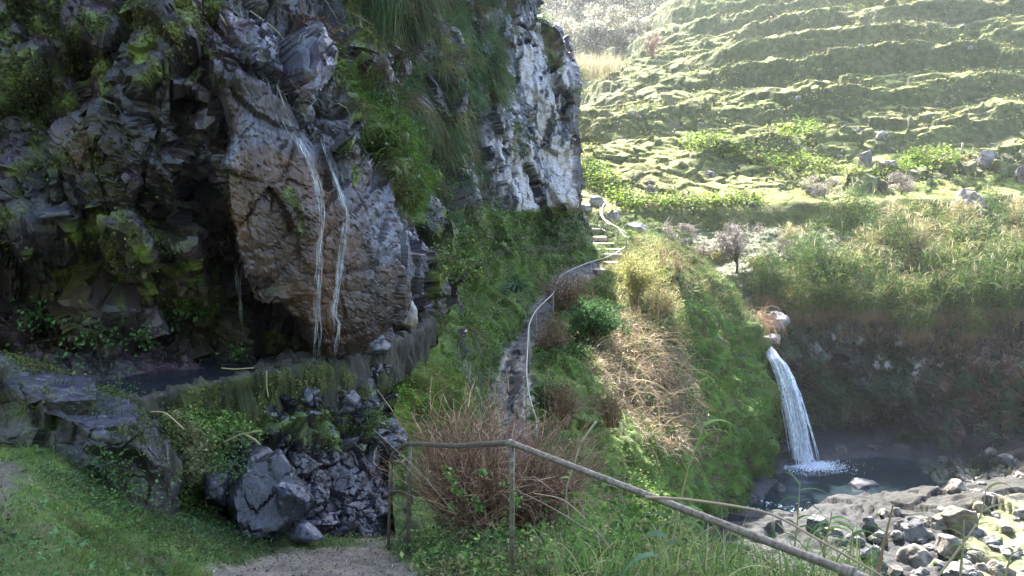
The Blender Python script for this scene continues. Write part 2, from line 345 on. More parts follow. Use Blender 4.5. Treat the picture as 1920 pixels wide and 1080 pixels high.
def relief(V, N0, s=0):                                   # crevices hold moss and dirt: a plain noise mask
    return fbm(V, 3.1, 4, s)
def c_cliff(p):
    V, x, y = p.V, p.px + fbm(p.V, 1.5, 3, 60) * 22, p.py + fbm(p.V, 1.5, 3, 61) * 22
    n1 = fbm(V, 1.2, 5, 62); n2 = fbm(V, 4, 4, 63); n3 = fbm(V * np.array([1, 1, .25]), 3.0, 4, 64)
    c = mix(DGREY, GREY, sstep(-.3, .35, n1)); wet = .45 + .5 * sstep(-.3, .3, n1 + n2 * .4)
    blue = pmask(x, y, [(380, 170), (520, 210), (560, 260), (470, 300), (430, 400), (395, 380)], 30) + pmask(x, y, UPPER, 40) + pmask(x, y, [(540,180),(660,300),(690,420),(640,400),(580,300)], 25) + pmask(x, y, [(680, 270), (780, 440), (790, 560), (740, 560), (690, 460)], 15) + pmask(x, y, [(20, 370), (120, 370), (130, 420), (40, 410)], 15)
    c = mix(c, (.085, .088, .13), np.clip(blue, 0, 1) * .8 * sstep(-.5, .2, n2))
    brown = pmask(x, y, [(450, 290), (520, 270), (590, 300), (640, 390), (690, 480), (705, 650), (600, 650), (500, 530), (430, 440), (415, 380)], 26)
    brown = np.maximum(brown, .8 * pmask(x, y, [(110, 250), (170, 240), (170, 320), (120, 300)], 20) + .8 * pmask(x, y, [(715, 500), (770, 480), (760, 570), (715, 610), (705, 560)], 12))
    brown = np.maximum(brown, pmask(x, y, [(70, 545), (150, 550), (170, 580), (90, 575)], 9) + .8 * pmask(x, y, [(255, 548), (290, 545), (290, 570), (260, 570)], 6))
    c = mix(c, mix((.040, .021, .017), (.088, .044, .032), sstep(-.4, .4, n3)), np.clip(brown, 0, 1) * sstep(-.55, .05, n2 + .2))
    # moss
    md = np.zeros(x.shape)
    for poly, a, s in (([(-400,-800),(440,-800),(420,120),(300,170),(160,200),(60,480),(-400,480)], .62, 60), ([(90,330),(330,420),(450,560),(600,690),(300,600),(80,560)], .62, 40), ([(-400,560),(600,650),(600,720),(-400,740)], .15, 30),
                       ([(530,360),(560,340),(575,450),(545,440)], .75, 14), ([(620,-300),(720,-300),(700,130),(650,140)], .8, 20), ([(560,-900),(900,-900),(900,-60),(560,-60)], .6, 60),
                       ([(625,110),(700,150),(770,250),(810,380),(800,440),(760,400),(700,280),(650,200)], 1.1, 18), ([(640,160),(660,220),(680,330),(672,380),(650,280)], .7, 9),
                       ([(800,440),(880,380),(940,390),(1090,400),(1110,470),(850,520),(825,560)], 1.0, 16), ([(720,0),(870,0),(890,300),(880,400),(820,430),(780,300)], .55, 30),
                       ([(1000,30),(1060,95),(1072,170),(1045,140),(1000,60)], 1.1, 7), ([(880,80),(945,110),(955,160),(890,150)], .9, 12), ([(955,240),(975,230),(1005,320),(985,330)], .9, 6), ([(400,150),(470,120),(470,180)], .4, 12)):
        md = np.maximum(md, a * pmask(x, y, poly, s))
    mk = sstep(.02, .28, md - .5 + n2 * .8 + n1 * .35)
    cg = sstep(.2, 1.0, md)
    c = mix(c, mix(mix(DMOSS, MOSS, sstep(-.3, .5, n2 + fbm(V, 12, 2, 66) * .6)), LIME, sstep(.3, .6, n2) * cg * .6), mk)
    wet = wet * (1 - .8 * mk)
    # whitewash flaking off the dark corner
    st = fbm(V * np.array([1, 1, .38]), 1.7, 5, 70, .6) + .55 * fbm(V * np.array([1, 1, .5]), .45, 2, 71)
    wm = np.maximum(pmask(p.px, p.py, [(890,160),(925,150),(975,20),(985,-20),(1005,30),(1075,130),(1080,385),(1030,386),(975,400),(948,372),(925,330),(912,250),(888,200)], 9), .75 * pmask(p.px, p.py, [(880,10),(960,0),(960,90),(905,100)], 15))
    hole = pmask(x, y, [(885, 180), (930, 185), (950, 215), (940, 250), (900, 250), (885, 225)], 8)
    wk = wm * sstep(-.19, -.13, st + .55 * fbm(V * np.array([1, 1, .3]), 5, 3, 77) - hole * .9)
    zone = pmask(x, y, [(855,-100),(990,-100),(1080,130),(1085,392),(950,400),(905,330),(880,180)], 12)
    c = mix(c, (.03, .03, .04), zone * (1 - mk)); c = mix(c, mix(WHITE, (.24, .22, .23), sstep(0, .5, n2)), wk * (1 - .85 * mk * (md > .85)))
    wet = wet * (1 - wk)
    p.moss = mk * (1 - wk); p.md = md
    return np.concatenate([c, wet[..., None]], -1)
cliff_col = c_cliff(cliff)
cliff.build("cliff", M_rock, cliff_col, smooth=False); tag(cliff.obj, "dark wet basalt cliff with moss and a whitewashed corner beside the water channel", "cliff", kind="structure")

# ================================================================== FOREGROUND GROUND
FG = [
 [(-700,1500,1.5),(0,1500,1.5),(200,1600,1.6),(370,1700,1.6),(450,1750,1.6),(560,1750,1.6),(730,1750,1.6),(850,1750,1.6),(960,1750,1.6),(1100,1850,1.6),(1300,2000,1.6),(1600,2200,1.6),(2300,2300,1.6)],
 [(-500,1050,3.6),(0,1080,3.6),(200,1100,4.2),(370,1110,4.7),(450,1110,5),(560,1110,5.2),(730,1110,5.3),(850,1110,5.1),(960,1115,4.8),(1100,1150,4.3),(1300,1250,3.8),(1600,1500,3.4),(2200,1900,3.4)],
 [(-500,900,4.8),(0,900,5),(200,970,5.4),(370,1030,5.9),(450,1042,6.3),(560,1043,6.6),(730,1043,6.9),(850,1055,6.5),(960,1065,6),(1100,1075,5.6),(1300,1090,5.2),(1600,1280,5),(2200,1500,5)],
 [(-500,840,6.2),(0,838,6.0),(150,870,6.2),(320,970,6.9),(450,1000,7.3),(560,1015,7.7),(730,1010,8.2),(850,1015,7.8),(960,1020,7.4),(1100,1015,7.2),(1300,1040,6.8),(1600,1200,6.6),(2200,1320,6.6)],
 [(-500,850,7.5),(0,870,7.5),(150,900,7.5),(320,990,8),(450,1020,8.3),(560,1030,8.6),(730,1030,9),(850,1050,8.6),(960,1080,8.4),(1100,1110,8.2),(1300,1180,8),(1600,1300,7.8),(2200,1400,7.8)],
 [(-500,900,9),(0,900,9),(150,950,9),(320,1030,9.5),(450,1060,9.8),(560,1080,10),(730,1100,10.2),(850,1130,10),(960,1160,10),(1100,1200,10),(1300,1250,10),(1600,1280,10),(2200,1300,10)]]
def d_fg(V, N, px, py):
    path = pmask(px, py, [(395,1200),(405,1060),(500,1028),(740,1005),(770,1200)], 30)
    return fbm(V, 1.2, 4, 80) * .10 * (1 - path * .7) + fbm(V, 6, 3, 84) * .03
fg = Patch(FG, 420, 620, (0, 3, 10), d_fg)
def c_fg(p):
    V = p.V; n1 = fbm(V, 1.6, 4, 90); n2 = fbm(V, 7, 4, 91)
    c = mix((.05, .075, .02), (.09, .14, .03), sstep(-.4, .4, n1 + n2 * .5)); c = mix(c, (.09, .07, .045), sstep(.1, .5, n2 - n1 * .4) * .7)
    x = p.px + fbm(V, 2, 3, 92) * 40
    path = pmask(x, p.py + n1 * 18, [(395,1300),(400,1070),(500,1032),(640,1024),(740,1000),(735,1050),(790,1080),(800,1300)], 16)
    dirt = mix((.10, .085, .07), (.16, .135, .105), sstep(-.4, .4, n2)); c = mix(c, dirt, path)
    bare = pmask(x, p.py, [(-50, 850), (30, 858), (60, 900), (20, 950), (-60, 940)], 18); c = mix(c, (.10, .08, .07), bare * .8)
    p.grassm = (1 - path) * (1 - bare * .75); p.pathm = path
    return np.concatenate([c, (path * .25)[..., None]], -1)
fg_col = c_fg(fg); fg.build("ground", M_soil, fg_col); tag(fg.obj, kind="structure")

# ================================================================== ROCK BELOW THE CHANNEL
RET = [
 [(60,775,7.2),(60,830,7.1),(60,900,6.9),(60,1000,6.6)],
 [(200,755,7.5),(200,850,7.3),(200,920,7.0),(200,1010,6.6)],
 [(330,738,8.1),(330,800,7.8),(335,860,7.4),(340,990,7.0)],
 [(450,716,8.7),(450,770,8.45),(450,850,8.1),(450,1090,7.3)],
 [(560,706,9.2),(560,770,8.9),(560,850,8.4),(570,1100,7.7)],
 [(650,690,9.9),(650,760,9.6),(650,860,9.0),(660,1100,7.9)],
 [(735,680,10.9),(735,760,10.3),(735,880,9.6),(740,1110,8.2)],
 [(752,705,12.2),(756,760,11.6),(760,880,10.4),(765,1120,9.0)],
 [(850,690,13.4),(850,760,12.8),(850,880,11.8),(850,1050,10)]]
def d_ret(V, N, px, py):
    slabm = pmask(px, py, [(540, 830), (740, 850), (740, 1000), (600, 960)], 20)
    top = sstep(735, 790, py + .15 * (px - 450)); return ((facets(V, 1.5, 103, .6, .3, .2) * .6 + facets(V, 3.0, 113, .8, .4, .2)) * (1 - .6 * slabm) + facets(V, 10, 115, .7, .4, .2) * (.6 - .2 * slabm)) * (.3 + .7 * top) - .1 * top + fbm(V, 5, 4, 105) * .05
ret = Patch(RET, 420, 300, (1, 2, 2), d_ret)
def c_ret(p):
    V, x, y = p.V, p.px + fbm(p.V, 3, 3, 110) * 25, p.py + fbm(p.V, 3, 3, 111) * 25; n1 = fbm(V, 1.8, 4, 112); n2 = fbm(V, 7, 4, 113)
    c = mix((.014, .012, .015), (.058, .052, .068), sstep(-.4, .4, n1)); c = mix(c, (.030, .022, .028), pmask(x, y, [(540, 830), (740, 850), (740, 1000), (600, 960)], 20) * .8)
    md = .5 * pmask(x, y, [(300,770),(480,760),(600,790),(560,850),(420,860),(400,960),(300,960)], 25) + .35 * pmask(x, y, [(500,700),(735,700),(735,900),(560,820)], 20) + .6 * pmask(x, y, [(275,740),(400,860),(400,1000),(320,960)], 20)
    mk = sstep(.0, .25, md - .38 + n2 * .6 + n1 * .3); c = mix(c, mix(DMOSS, (.085, .125, .03), sstep(-.3, .4, n2)), mk); p.moss = mk
    return np.concatenate([c, (.9 * (1 - mk))[..., None]], -1)
ret_col = c_ret(ret); ret.build("rock_bank", M_rock, ret_col, smooth=False); tag(ret.obj, "broken wet black rock face under the water channel", "rock face", kind="structure")

# ================================================================== MOSSY BANK, LOWER PATH, SPUR
MID = [
 [(745,1040,8.3),(820,1040,8.3),(900,1040,8.4),(980,1040,8.4),(1060,1040,8.2),(1150,1050,8.4),(1230,1090,8.8),(1310,1150,9.6),(1350,1300,11)],
 [(733,880,9.7),(820,880,10),(900,875,10.5),(945,870,10.8),(990,870,10.8),(1080,900,10.6),(1170,970,10.8),(1280,1070,11.6),(1330,1200,13)],
 [(736,755,10.55),(850,765,11.5),(905,790,12.2),(945,795,12.4),(990,790,12.4),(1090,830,12.2),(1185,900,12.3),(1280,1000,13.4),(1340,1100,15)],
 [(748,708,11.3),(865,705,12.6),(905,725,13.5),(935,725,14),(990,715,14),(1095,740,14),(1210,830,14),(1310,970,15.6),(1370,1080,17)],
 [(822,628,12.9),(885,645,14.1),(925,672,15.2),(945,675,15.6),(1000,660,15.8),(1110,665,16),(1240,745,16.2),(1360,960,17.6),(1410,1040,18.5)],
 [(834,580,14.6),(900,600,16.4),(950,622,17.5),(970,622,18),(1020,610,18),(1135,600,18.5),(1270,640,18.6),(1425,945,19.3),(1430,1010,21)],
 [(858,540,16.5),(925,550,18.4),(985,567,19.8),(1005,572,20),(1045,567,20),(1150,550,20.5),(1285,570,20.4),(1442,870,20.9),(1440,980,23)],
 [(905,500,18.8),(970,508,20.8),(1030,532,22),(1050,532,22.3),(1085,530,22),(1160,508,22.5),(1272,515,21.8),(1446,780,22.2),(1440,930,25)],
 [(965,480,21.3),(1020,490,22.8),(1070,507,24),(1090,512,24),(1130,510,24),(1185,486,24.5),(1265,478,23.5),(1428,680,23.2),(1420,830,26.5)],
 [(1035,474,23.9),(1080,478,25),(1105,480,25.6),(1120,478,25.8),(1158,476,25.8),(1195,462,26),(1262,458,25.6),(1402,600,24.7),(1390,740,28)],
 [(1100,462,27),(1100,440,28),(1105,428,29),(1112,424,29),(1142,424,29),(1185,438,29),(1245,450,28.5),(1330,520,28),(1370,640,31)],
 [(1090,425,31),(1095,405,32),(1105,400,32),(1112,400,32),(1140,402,32),(1185,412,32),(1245,425,32),(1310,455,32),(1340,520,35)]]
PATHL = [(962, 850), (968, 780), (962, 735), (965, 690), (985, 645), (1012, 590), (1040, 545), (1075, 520), (1110, 508)]
def d_mid(V, N, px, py):
    path = sstep(40, 18, dline(px, py, PATHL) * np.clip(V[..., 1] / 17, .7, 1.4)); spur = sstep(17, 20, V[..., 1]) * sstep(1200, 1300, px)
    d = fbm(V, .8, 4, 120) * .35 * (1 - path * .8) + fbm(V, 3, 4, 124) * .14 * (1 - path * .6) + facets(V, 2.2, 126, .6, .4, .2) * (.35 - .2 * path)
    spur = spur * sstep(540, 700, py)
    return d + spur * (ridged(V * np.array([1, 1, .45]), .6, 4, 128) * .95 + facets(V, 1.1, 129, .7, .4, .2) * .3 - .5) - path * .06
mid = Patch(MID, 620, 620, (3, 5, 6), d_mid)
def c_mid(p):
    V, x, y = p.V, p.px + fbm(p.V, 1.5, 3, 130) * 22, p.py + fbm(p.V, 1.5, 3, 131) * 22; n1 = fbm(V, 1.3, 4, 132); n2 = fbm(V, 5, 4, 133); n3 = fbm(V * np.array([1, 1, .3]), 2.2, 4, 134)
    c = mix((.06, .085, .022), (.10, .15, .03), sstep(-.4, .4, n1 + .5 * n2)); c = mix(c, (.05, .04, .028), sstep(.15, .5, n2 - n3 * .4) * .7)
    spur = pmask(x, y, [(1255,470),(1330,520),(1405,590),(1460,780),(1450,1000),(1300,1000),(1280,700),(1260,560)], 20)
    c = mix(c, mix((.05, .11, .02), (.10, .17, .028), sstep(-.3, .4, n3)), spur * .8); c = mix(c, (.07, .055, .035), spur * sstep(.1, .45, n2 + n3 * .5))
    low = pmask(x, y, [(860,650),(1000,650),(1000,900),(850,900)], 25); c = mix(c, (.06, .055, .06), low * sstep(-.2, .3, n2) * .8)
    path = sstep(32, 18, dline(x, p.py, PATHL) * np.clip(V[..., 1] / 17, .7, 1.4) + n1 * 8); c = mix(c, mix((.05, .044, .05), (.10, .09, .095), sstep(-.3, .3, n2)), path * .9)
    face = pmask(x, y, [(735,690),(870,690),(870,820),(740,820)], 14); c = mix(c, mix((.09, .12, .02), (.18, .24, .035), sstep(-.3, .5, n3)), face * .9)
    dirt = pmask(x, y, [(1195, 452), (1330, 470), (1350, 560), (1290, 560), (1250, 500)], 12); c = mix(c, (.06, .045, .03), dirt * .7)
    p.path = path; p.low = low; p.spur = spur
    p.grassm = np.clip(1 - path * 1.1 - low * .6, 0, 1)
    return np.concatenate([c, (np.clip(low * .8 + path * .3, 0, 1))[..., None]], -1)
mid_col = c_mid(mid); mid.build("path_terrain", M_soil, mid_col); tag(mid.obj, kind="structure")

# ================================================================== GORGE: RIM, WALL, FLOOR
GW = [
 [(1260,425,35),(1260,440,32),(1270,560,29),(1290,640,27.5),(1330,720,27),(1330,850,26.5),(1330,1000,23)],
 [(1345,405,35),(1345,440,32),(1350,520,29),(1380,600,27),(1400,700,26),(1410,860,25.2),(1410,1000,21)],
 [(1425,402,35),(1425,450,31),(1425,520,28.2),(1430,632,25.6),(1440,715,25.0),(1450,860,24.6),(1450,985,20.4)],
 [(1500,400,35),(1500,450,31),(1500,520,28.4),(1500,610,26),(1505,700,25.6),(1510,850,25),(1510,960,20.5)],
 [(1650,400,36),(1650,450,32),(1650,520,28.4),(1650,600,26),(1650,700,25.6),(1650,850,24.6),(1650,960,20)],
 [(1800,390,36),(1800,440,32),(1800,520,28),(1800,620,25.2),(1800,720,24.3),(1800,845,23.2),(1800,930,19.5)],
 [(2000,380,35),(2000,440,31),(2000,520,27),(2000,640,23.4),(2000,740,22),(2000,850,21),(2000,920,18.5)],
 [(2500,350,33),(2500,430,29),(2500,520,24),(2500,640,20),(2500,760,18),(2500,880,17),(2500,950,15.5)]]
def d_gw(V, N, px, py):
    wall = sstep(560, 640, py) * sstep(915, 880, py)
    return wall * (facets(V, .9, 140, .6, .45, .2) * .8 + facets(V, 2.6, 143, .7, .5, .15) + facets(V, 7, 144, .7, .5, .1)) + fbm(V, 1, 4, 146) * .3 * sstep(920, 880, py)
gw = Patch(GW, 520, 460, (3, 5, 6), d_gw)
def c_gw(p):
    V, x, y = p.V, p.px + fbm(p.V, 1, 3, 150) * 25, p.py + fbm(p.V, 1, 3, 151) * 25; n1 = fbm(V, .9, 4, 152); n2 = fbm(V, 3, 4, 153)
    c = mix((.022, .018, .018), (.062, .050, .046), sstep(-.4, .4, n1 + n2 * .4)); c = mix(c, (.04, .065, .035), sstep(-.1, .3, n1 * .6 - n2 * .5 + .15 * pmask(x, y, [(1450,600),(1700,620),(1720,800),(1460,860)], 40)))
    rb = pmask(x, y, [(1750,680),(1990,640),(1990,800),(1800,860)], 50); c = mix(c, (.16, .085, .055), rb * sstep(-.2, .3, n2) * .75)
    b1, b2, cen, cid = worley(V * 2.6 + .3 * fbm(V, 4, 2, 154)[..., None], 155); h = _hash(cid[..., 0], cid[..., 1], cid[..., 2], 7)
    sp = np.clip(pmask(x, y, [(1530,610),(1690,600),(1700,690),(1540,700)], 25) + .75 * pmask(x, y, [(1640,640),(1990,640),(1990,730),(1640,730)], 25), 0, 1)
    c = mix(c, mix((.42, .39, .40), (.26, .19, .15), rb), sp * (h > .55) * (b1 < .40) * sstep(-.3, -.1, n2))
    bed = sstep(600, 560, y); c = mix(c, mix((.045, .055, .018), (.085, .10, .03), sstep(-.3, .3, n2)), bed); p.bed = bed; p.grn = sstep(-.1, .3, n1 * .6 - n2 * .5) * (1 - bed)
    return np.concatenate([c, (.45 * (1 - bed))[..., None]], -1)
gw_col = c_gw(gw); gw.build("gorge_wall", M_rock, gw_col, smooth=False); tag(gw.obj, kind="structure")

ZW = -7.75
POOLPX = [(1462,905),(1500,880),(1560,868),(1650,860),(1750,868),(1835,885),(1815,915),(1780,948),(1700,962),(1600,958),(1530,962),(1490,985),(1400,990),(1300,1010),(1290,985),(1390,965),(1430,945)]
def atz(px, py, z):
    d = P(px, py, 1.0); return d * (z / d[2])
POOL = [tuple(atz(a, b, ZW)[:2]) for a, b in POOLPX]
def floor_z(X, Y):
    m = pmask(X, Y, POOL, .5); m2 = pmask(X, Y, POOL, 2.4); Q = np.stack([X, Y, X * 0], -1)
    z = -7.72 + .75 * (1 - m2) * np.clip(sstep(21.5, 19, Y) + .8 * sstep(13.5, 15.5, X), 0, 1) + .40 * fbm(Q, .35, 3, 160) * (1 - m2) * sstep(23, 20, Y) + .10 * np.clip(17.5 - Y, 0, 9) + .05 * np.clip(X - 8, 0, 10) + .35 * np.clip(9.5 - Y, 0, 5)
    return z * (1 - m) + (-8.25) * m
gx, gy = np.meshgrid(np.linspace(-1, 26, 520), np.linspace(7.5, 27, 420))
gz = floor_z(gx, gy); Q = np.stack([gx, gy, gz], -1)
gm = .35 + .65 * (1 - pmask(gx, gy, POOL, 1.8)); gz = gz + facets(Q, .9, 161, .6, .35, .1) * .30 * gm + facets(Q, 3, 164, .6, .4, .2) * .28 * gm + fbm(Q, 5, 3, 165) * .05
fl = Patch.__new__(Patch); fl.finish(np.stack([gx, gy, gz], -1), (9, 15, 50), None)
def c_fl(p):
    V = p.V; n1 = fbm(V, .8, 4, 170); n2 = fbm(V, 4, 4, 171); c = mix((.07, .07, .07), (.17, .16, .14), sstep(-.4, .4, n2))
    c = c * .14; c = mix(c, (.02, .02, .022), sstep(8.6, 7.4, V[..., 0] + n1 * .8)); g = pmask(p.px + n1 * 60, p.py + n2 * 25, [(1800,985),(1840,955),(2100,900),(2100,1100),(1850,1100),(1800,1040),(1770,1030)], 12); c = mix(c, mix((.10, .105, .045), (.21, .20, .10), sstep(-.3, .3, n2)), g * .9)  # left part painted near black to stand in for the spur's shadow
    p.g = g * (V[..., 2] > ZW + .15); c = mix(c, (.022, .022, .024), sstep(1680, 1600, p.px + n1 * 50) * .9); low = sstep(ZW + .35, ZW, V[..., 2]); c = mix(c, (.03, .03, .035), low)  # left end darkened again for the same painted shadow; wet tone near the water
    return np.concatenate([c, (low * .8 + .1)[..., None]], -1)
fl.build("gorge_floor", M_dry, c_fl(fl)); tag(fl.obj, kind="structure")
# pool sheet, gently rippled
px_, py_ = np.meshgrid(np.linspace(3.5, 22, 160), np.linspace(15, 26, 120)); pz = ZW + .012 * fbm(np.stack([px_, py_, px_ * 0], -1), 2.5, 3, 172)
dsp = np.hypot(px_ - 9.1, py_ - 22.2); pz += .03 * np.sin(dsp * 9) * np.exp(-dsp * .7)
pool = mesh("pool_water", np.stack([px_, py_, pz], -1), gridfaces(120, 160), M_pool); tag(pool, kind="structure")

# ================================================================== HILLSIDE
def hill_z(X, Y):
    d = (Y - 33) * .93 + .54 * (X - 6) * sstep(34, 56, Y) + .10 * (X - 6); Q = np.stack([X, Y, X * 0], -1)
    d = np.where(d < 0, d * .35, d)
    foot = 1.5 * sstep(33.4 + .5 * fbm(Q, .3, 2, 178), 31.6, Y) + .5 * sstep(32, 30, Y)
    z = .395 * d + .8 * fbm(Q, .035, 3, 180) * sstep(0, 15, d)
    ed = (X - 10.6) * .913 - (Y - 62) * .408                      # the pasture ends at a gully on its far side
    z = z - np.clip(-ed - 1, 0, 60) * .55 * sstep(48, 60, Y)
    st = 2.6; zz = z + 3.4 * fbm(Q, .045, 3, 183) + .55 * fbm(Q, .17, 3, 184); k = np.floor(zz / st); f = zz / st - k
    f2 = np.where(f < .24, f / .24 * .86, .86 + (f - .24) / .76 * .14); f2 = f2 + .0 * f
    brk = sstep(-.75, -.1, fbm(Q, .09, 2, 186)); am = sstep(.6, 4, z) * (.45 + .55 * brk)
    t = (k + f2) * st - zz
    s2 = .85; z2 = z + .5 * fbm(Q, .11, 3, 176) + .12 * fbm(Q, .5, 2, 177); k2 = np.floor(z2 / s2); g2 = z2 / s2 - k2; g3 = np.where(g2 < .3, g2 / .3 * .85, .85 + (g2 - .3) / .7 * .15); t2 = (k2 + g3) * s2 - z2
    w2 = sstep(.0, .35, fbm(Q, .075, 2, 174) - .12) * sstep(1.5, 5, z)
    return z + (t * (1 - w2) + t2 * w2) * am - foot
us = np.linspace(-.12, 1.25, 900); ys = 30 * (140 / 30) ** np.linspace(0, 1, 900)
U_, Y_ = np.meshgrid(us, ys); X_ = U_ * Y_; Z_ = hill_z(X_, Y_); Q = np.stack([X_, Y_, Z_], -1)
Z_ = Z_ + (facets(Q, .5, 187, .5, .3, .1) * .30 + facets(Q, 1.4, 188, .6, .4, .1) * .34) * sstep(.2, 2, Z_) + .10 * fbm(Q, .9, 3, 190)
hl = Patch.__new__(Patch); hl.finish(np.stack([X_, Y_, Z_], -1), (20, 40, 300), None)
def c_hl(p):
    V = p.V; n1 = fbm(V, .15, 4, 192); n2 = fbm(V, .9, 4, 193); nz = p.N[..., 2]
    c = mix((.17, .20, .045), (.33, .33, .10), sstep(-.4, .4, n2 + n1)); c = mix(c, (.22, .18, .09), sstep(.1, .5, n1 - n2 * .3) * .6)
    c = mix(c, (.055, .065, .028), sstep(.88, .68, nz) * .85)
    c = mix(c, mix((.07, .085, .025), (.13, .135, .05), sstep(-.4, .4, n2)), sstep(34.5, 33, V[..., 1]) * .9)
    c = mix(c, (.20, .15, .10), pmask(p.px, p.py, [(1745,285),(1800,300),(1850,318),(1800,322),(1760,305)], 5) + .8 * pmask(p.px, p.py, [(1640,262),(1700,275),(1760,290),(1700,283)], 3))
    return np.concatenate([c, np.zeros(c.shape[:2] + (1,))], -1)
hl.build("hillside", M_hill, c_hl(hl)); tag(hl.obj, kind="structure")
# the wooded slope beyond the gully
us = np.linspace(-.35, .75, 260); ys = 88 * (300 / 88) ** np.linspace(0, 1, 220); U_, Y_ = np.meshgrid(us, ys); X_ = U_ * Y_
Z_ = 3 + .62 * (Y_ - 95) + 2.5 * fbm(np.stack([X_, Y_, X_ * 0], -1), .05, 4, 195); Z_ = np.minimum(Z_, 52 + Z_ * .04)
fs = Patch.__new__(Patch); fs.finish(np.stack([X_, Y_, Z_], -1), (0, 20, 300), None)
fs.build("far_slope", M_hill, mix((.06, .07, .04), (.12, .12, .07), sstep(-.4, .4, fbm(fs.V, .2, 3, 196)))); tag(fs.obj, kind="structure")
# unseen slope added behind the camera to shut out the low sky
bx_, by_ = np.meshgrid(np.linspace(-60, 60, 160), np.linspace(-45, -2.2, 90)); q_ = np.stack([bx_, by_, bx_ * 0], -1)
bz_ = -1.9 + 1.05 * np.clip(-by_ - 3.5, 0, 99) + 1.0 * fbm(q_, .25, 4, 197) * sstep(-3, -8, by_) - .5 * np.clip(bx_ - 6, 0, 99) * sstep(2, -1, by_) * .3
bs = Patch.__new__(Patch); bs.finish(np.stack([bx_, by_, bz_], -1), (0, -10, 300), None)
bs.build("sky_block_slope", M_soil, mix((.035, .05, .018), (.07, .085, .03), sstep(-.4, .4, fbm(bs.V, .8, 4, 198)))); tag(bs.obj, kind="structure")
base = mesh("valley_floor", [(-400, -60, -13), (400, -60, -13), (400, 500, -13), (-400, 500, -13)], np.array([[0, 1, 2, 3]]), M_soil, [(.07, .08, .04)] * 4); tag(base, kind="structure")

# ================================================================== CHANNEL WALL, WATER, TRICKLES
def ribbon_section(line, prof, n):
    """sweep a profile (offset towards the cliff, height) along a line of points"""
    C = crom(np.array([P(*q) for q in line]), n); T = np.gradient(C, axis=0); T[:, 2] = 0; T = unit(T); S = np.stack([-T[:, 1], T[:, 0], T[:, 0] * 0], -1)
    return np.stack([C + S * a + np.array([0, 0, h]) for a, h in prof], 1)
LEV = [(200,775,7.3),(270,748,7.6),(380,720,8.1),(480,702,8.6),(560,689,9.1),(640,672,9.7),(700,655,10.4),(760,629,11.2),(806,600,12.2),(826,576,13.3),(829,556,14.6),(850,521,16.4),(900,484,18.8),(955,472,21),(1030,466,23.5),(1098,457,26.2)]
prof = [(-.06, -.62), (-.05, -.45), (-.03, -.3), (-.02, -.15), (-.01, -.03), (.02, .0), (.07, .012), (.12, .005), (.15, -.02), (.16, -.12), (.16, -.4)]
L_ = ribbon_section(LEV, prof, 900); nz = fbm(L_, 2.2, 4, 200) * .09 + facets(L_, 5, 206, .7, .5, .2) * .45 + fbm(L_, 14, 3, 201) * .02; L_ = L_ + normals(L_) * nz[..., None] * -1
n1 = fbm(L_, 2, 4, 202); n2 = fbm(L_, 8, 4, 203); lx, ly = proj(L_)
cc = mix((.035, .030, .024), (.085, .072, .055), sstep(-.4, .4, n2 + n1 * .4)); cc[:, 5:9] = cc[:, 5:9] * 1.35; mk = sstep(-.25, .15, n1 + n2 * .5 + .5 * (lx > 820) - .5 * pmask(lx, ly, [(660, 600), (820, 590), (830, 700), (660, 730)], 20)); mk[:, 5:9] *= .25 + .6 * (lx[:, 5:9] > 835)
cc = mix(cc, mix((.045, .055, .02), (.10, .12, .03), sstep(-.3, .4, n2)), mk * .85) * .7
lev_moss = mk
lev = Patch.__new__(Patch); lev.V = L_; lev.N = -normals(L_); lev.px, lev.py = lx, ly
if (lev.N[:, 3] * -L_[:, 3]).sum(-1).mean() < 0: lev.N *= -1
o = mesh("channel_wall", L_, gridfaces(*L_.shape[:2], flip=True), M_soil, np.concatenate([cc, (.3 * (1 - mk))[..., None]], -1)); tag(o, "low curved mossy wall edging the water channel along the cliff foot", "channel wall")
# the water between wall and cliff
W_ = ribbon_section(LEV, [(.15, -.10), (.5, -.10), (.9, -.10), (1.5, -.10), (2.4, -.12)], 400); W_[..., 2] += fbm(W_, 5, 3, 205) * .012
o = mesh("channel_water", W_, gridfaces(*W_.shape[:2], flip=True), M_chan); tag(o, kind="structure")
# rocks in the channel and elsewhere: angular stones
_b = bmesh_dirs = None
import bmesh
def ico(sub):
    bm = bmesh.new(); bmesh.ops.create_icosphere(bm, subdivisions=sub, radius=1); v = np.array([q.co for q in bm.verts]); f = np.array([[q.index for q in g.verts] for g in bm.faces]); bm.free(); return v, f
ICO = {k: ico(k) for k in (3, 4, 5)}
def rock_geo(size, seed, sub=4, planes=16, rough=.05, rot=0.0, sharp=True):
    r = np.random.default_rng(seed); D, Fc = ICO[sub]; n = unit(r.normal(size=(planes, 3))); n = np.concatenate([n, unit(np.array([[0,0,1.],[0,0,-1],[1,0,.3],[-1,0,.2],[0,-1,.3],[0,1,.2],[.7,-.7,.4],[-.7,-.7,.5]]) + r.normal(size=(8, 3)) * .25)]); dd = r.uniform(.66, .98, planes + 8)
    q = D @ n.T; rad = np.where(q > .05, dd / np.maximum(q, .05), 9).min(1); rad = np.minimum(rad, 1.15)
    V = D * rad[:, None] * np.array(size) / 2; m = max(size)
    V = V + D * (fbm(V / m + seed, 4, 4, seed) * rough * m + facets(V / m + seed, 3.5, seed, .6, .3, .15) * .25 * m)[:, None]
    c, s = math.cos(rot), math.sin(rot); V = V @ np.array([[c, s, 0], [-s, c, 0], [0, 0, 1]]); return V, Fc
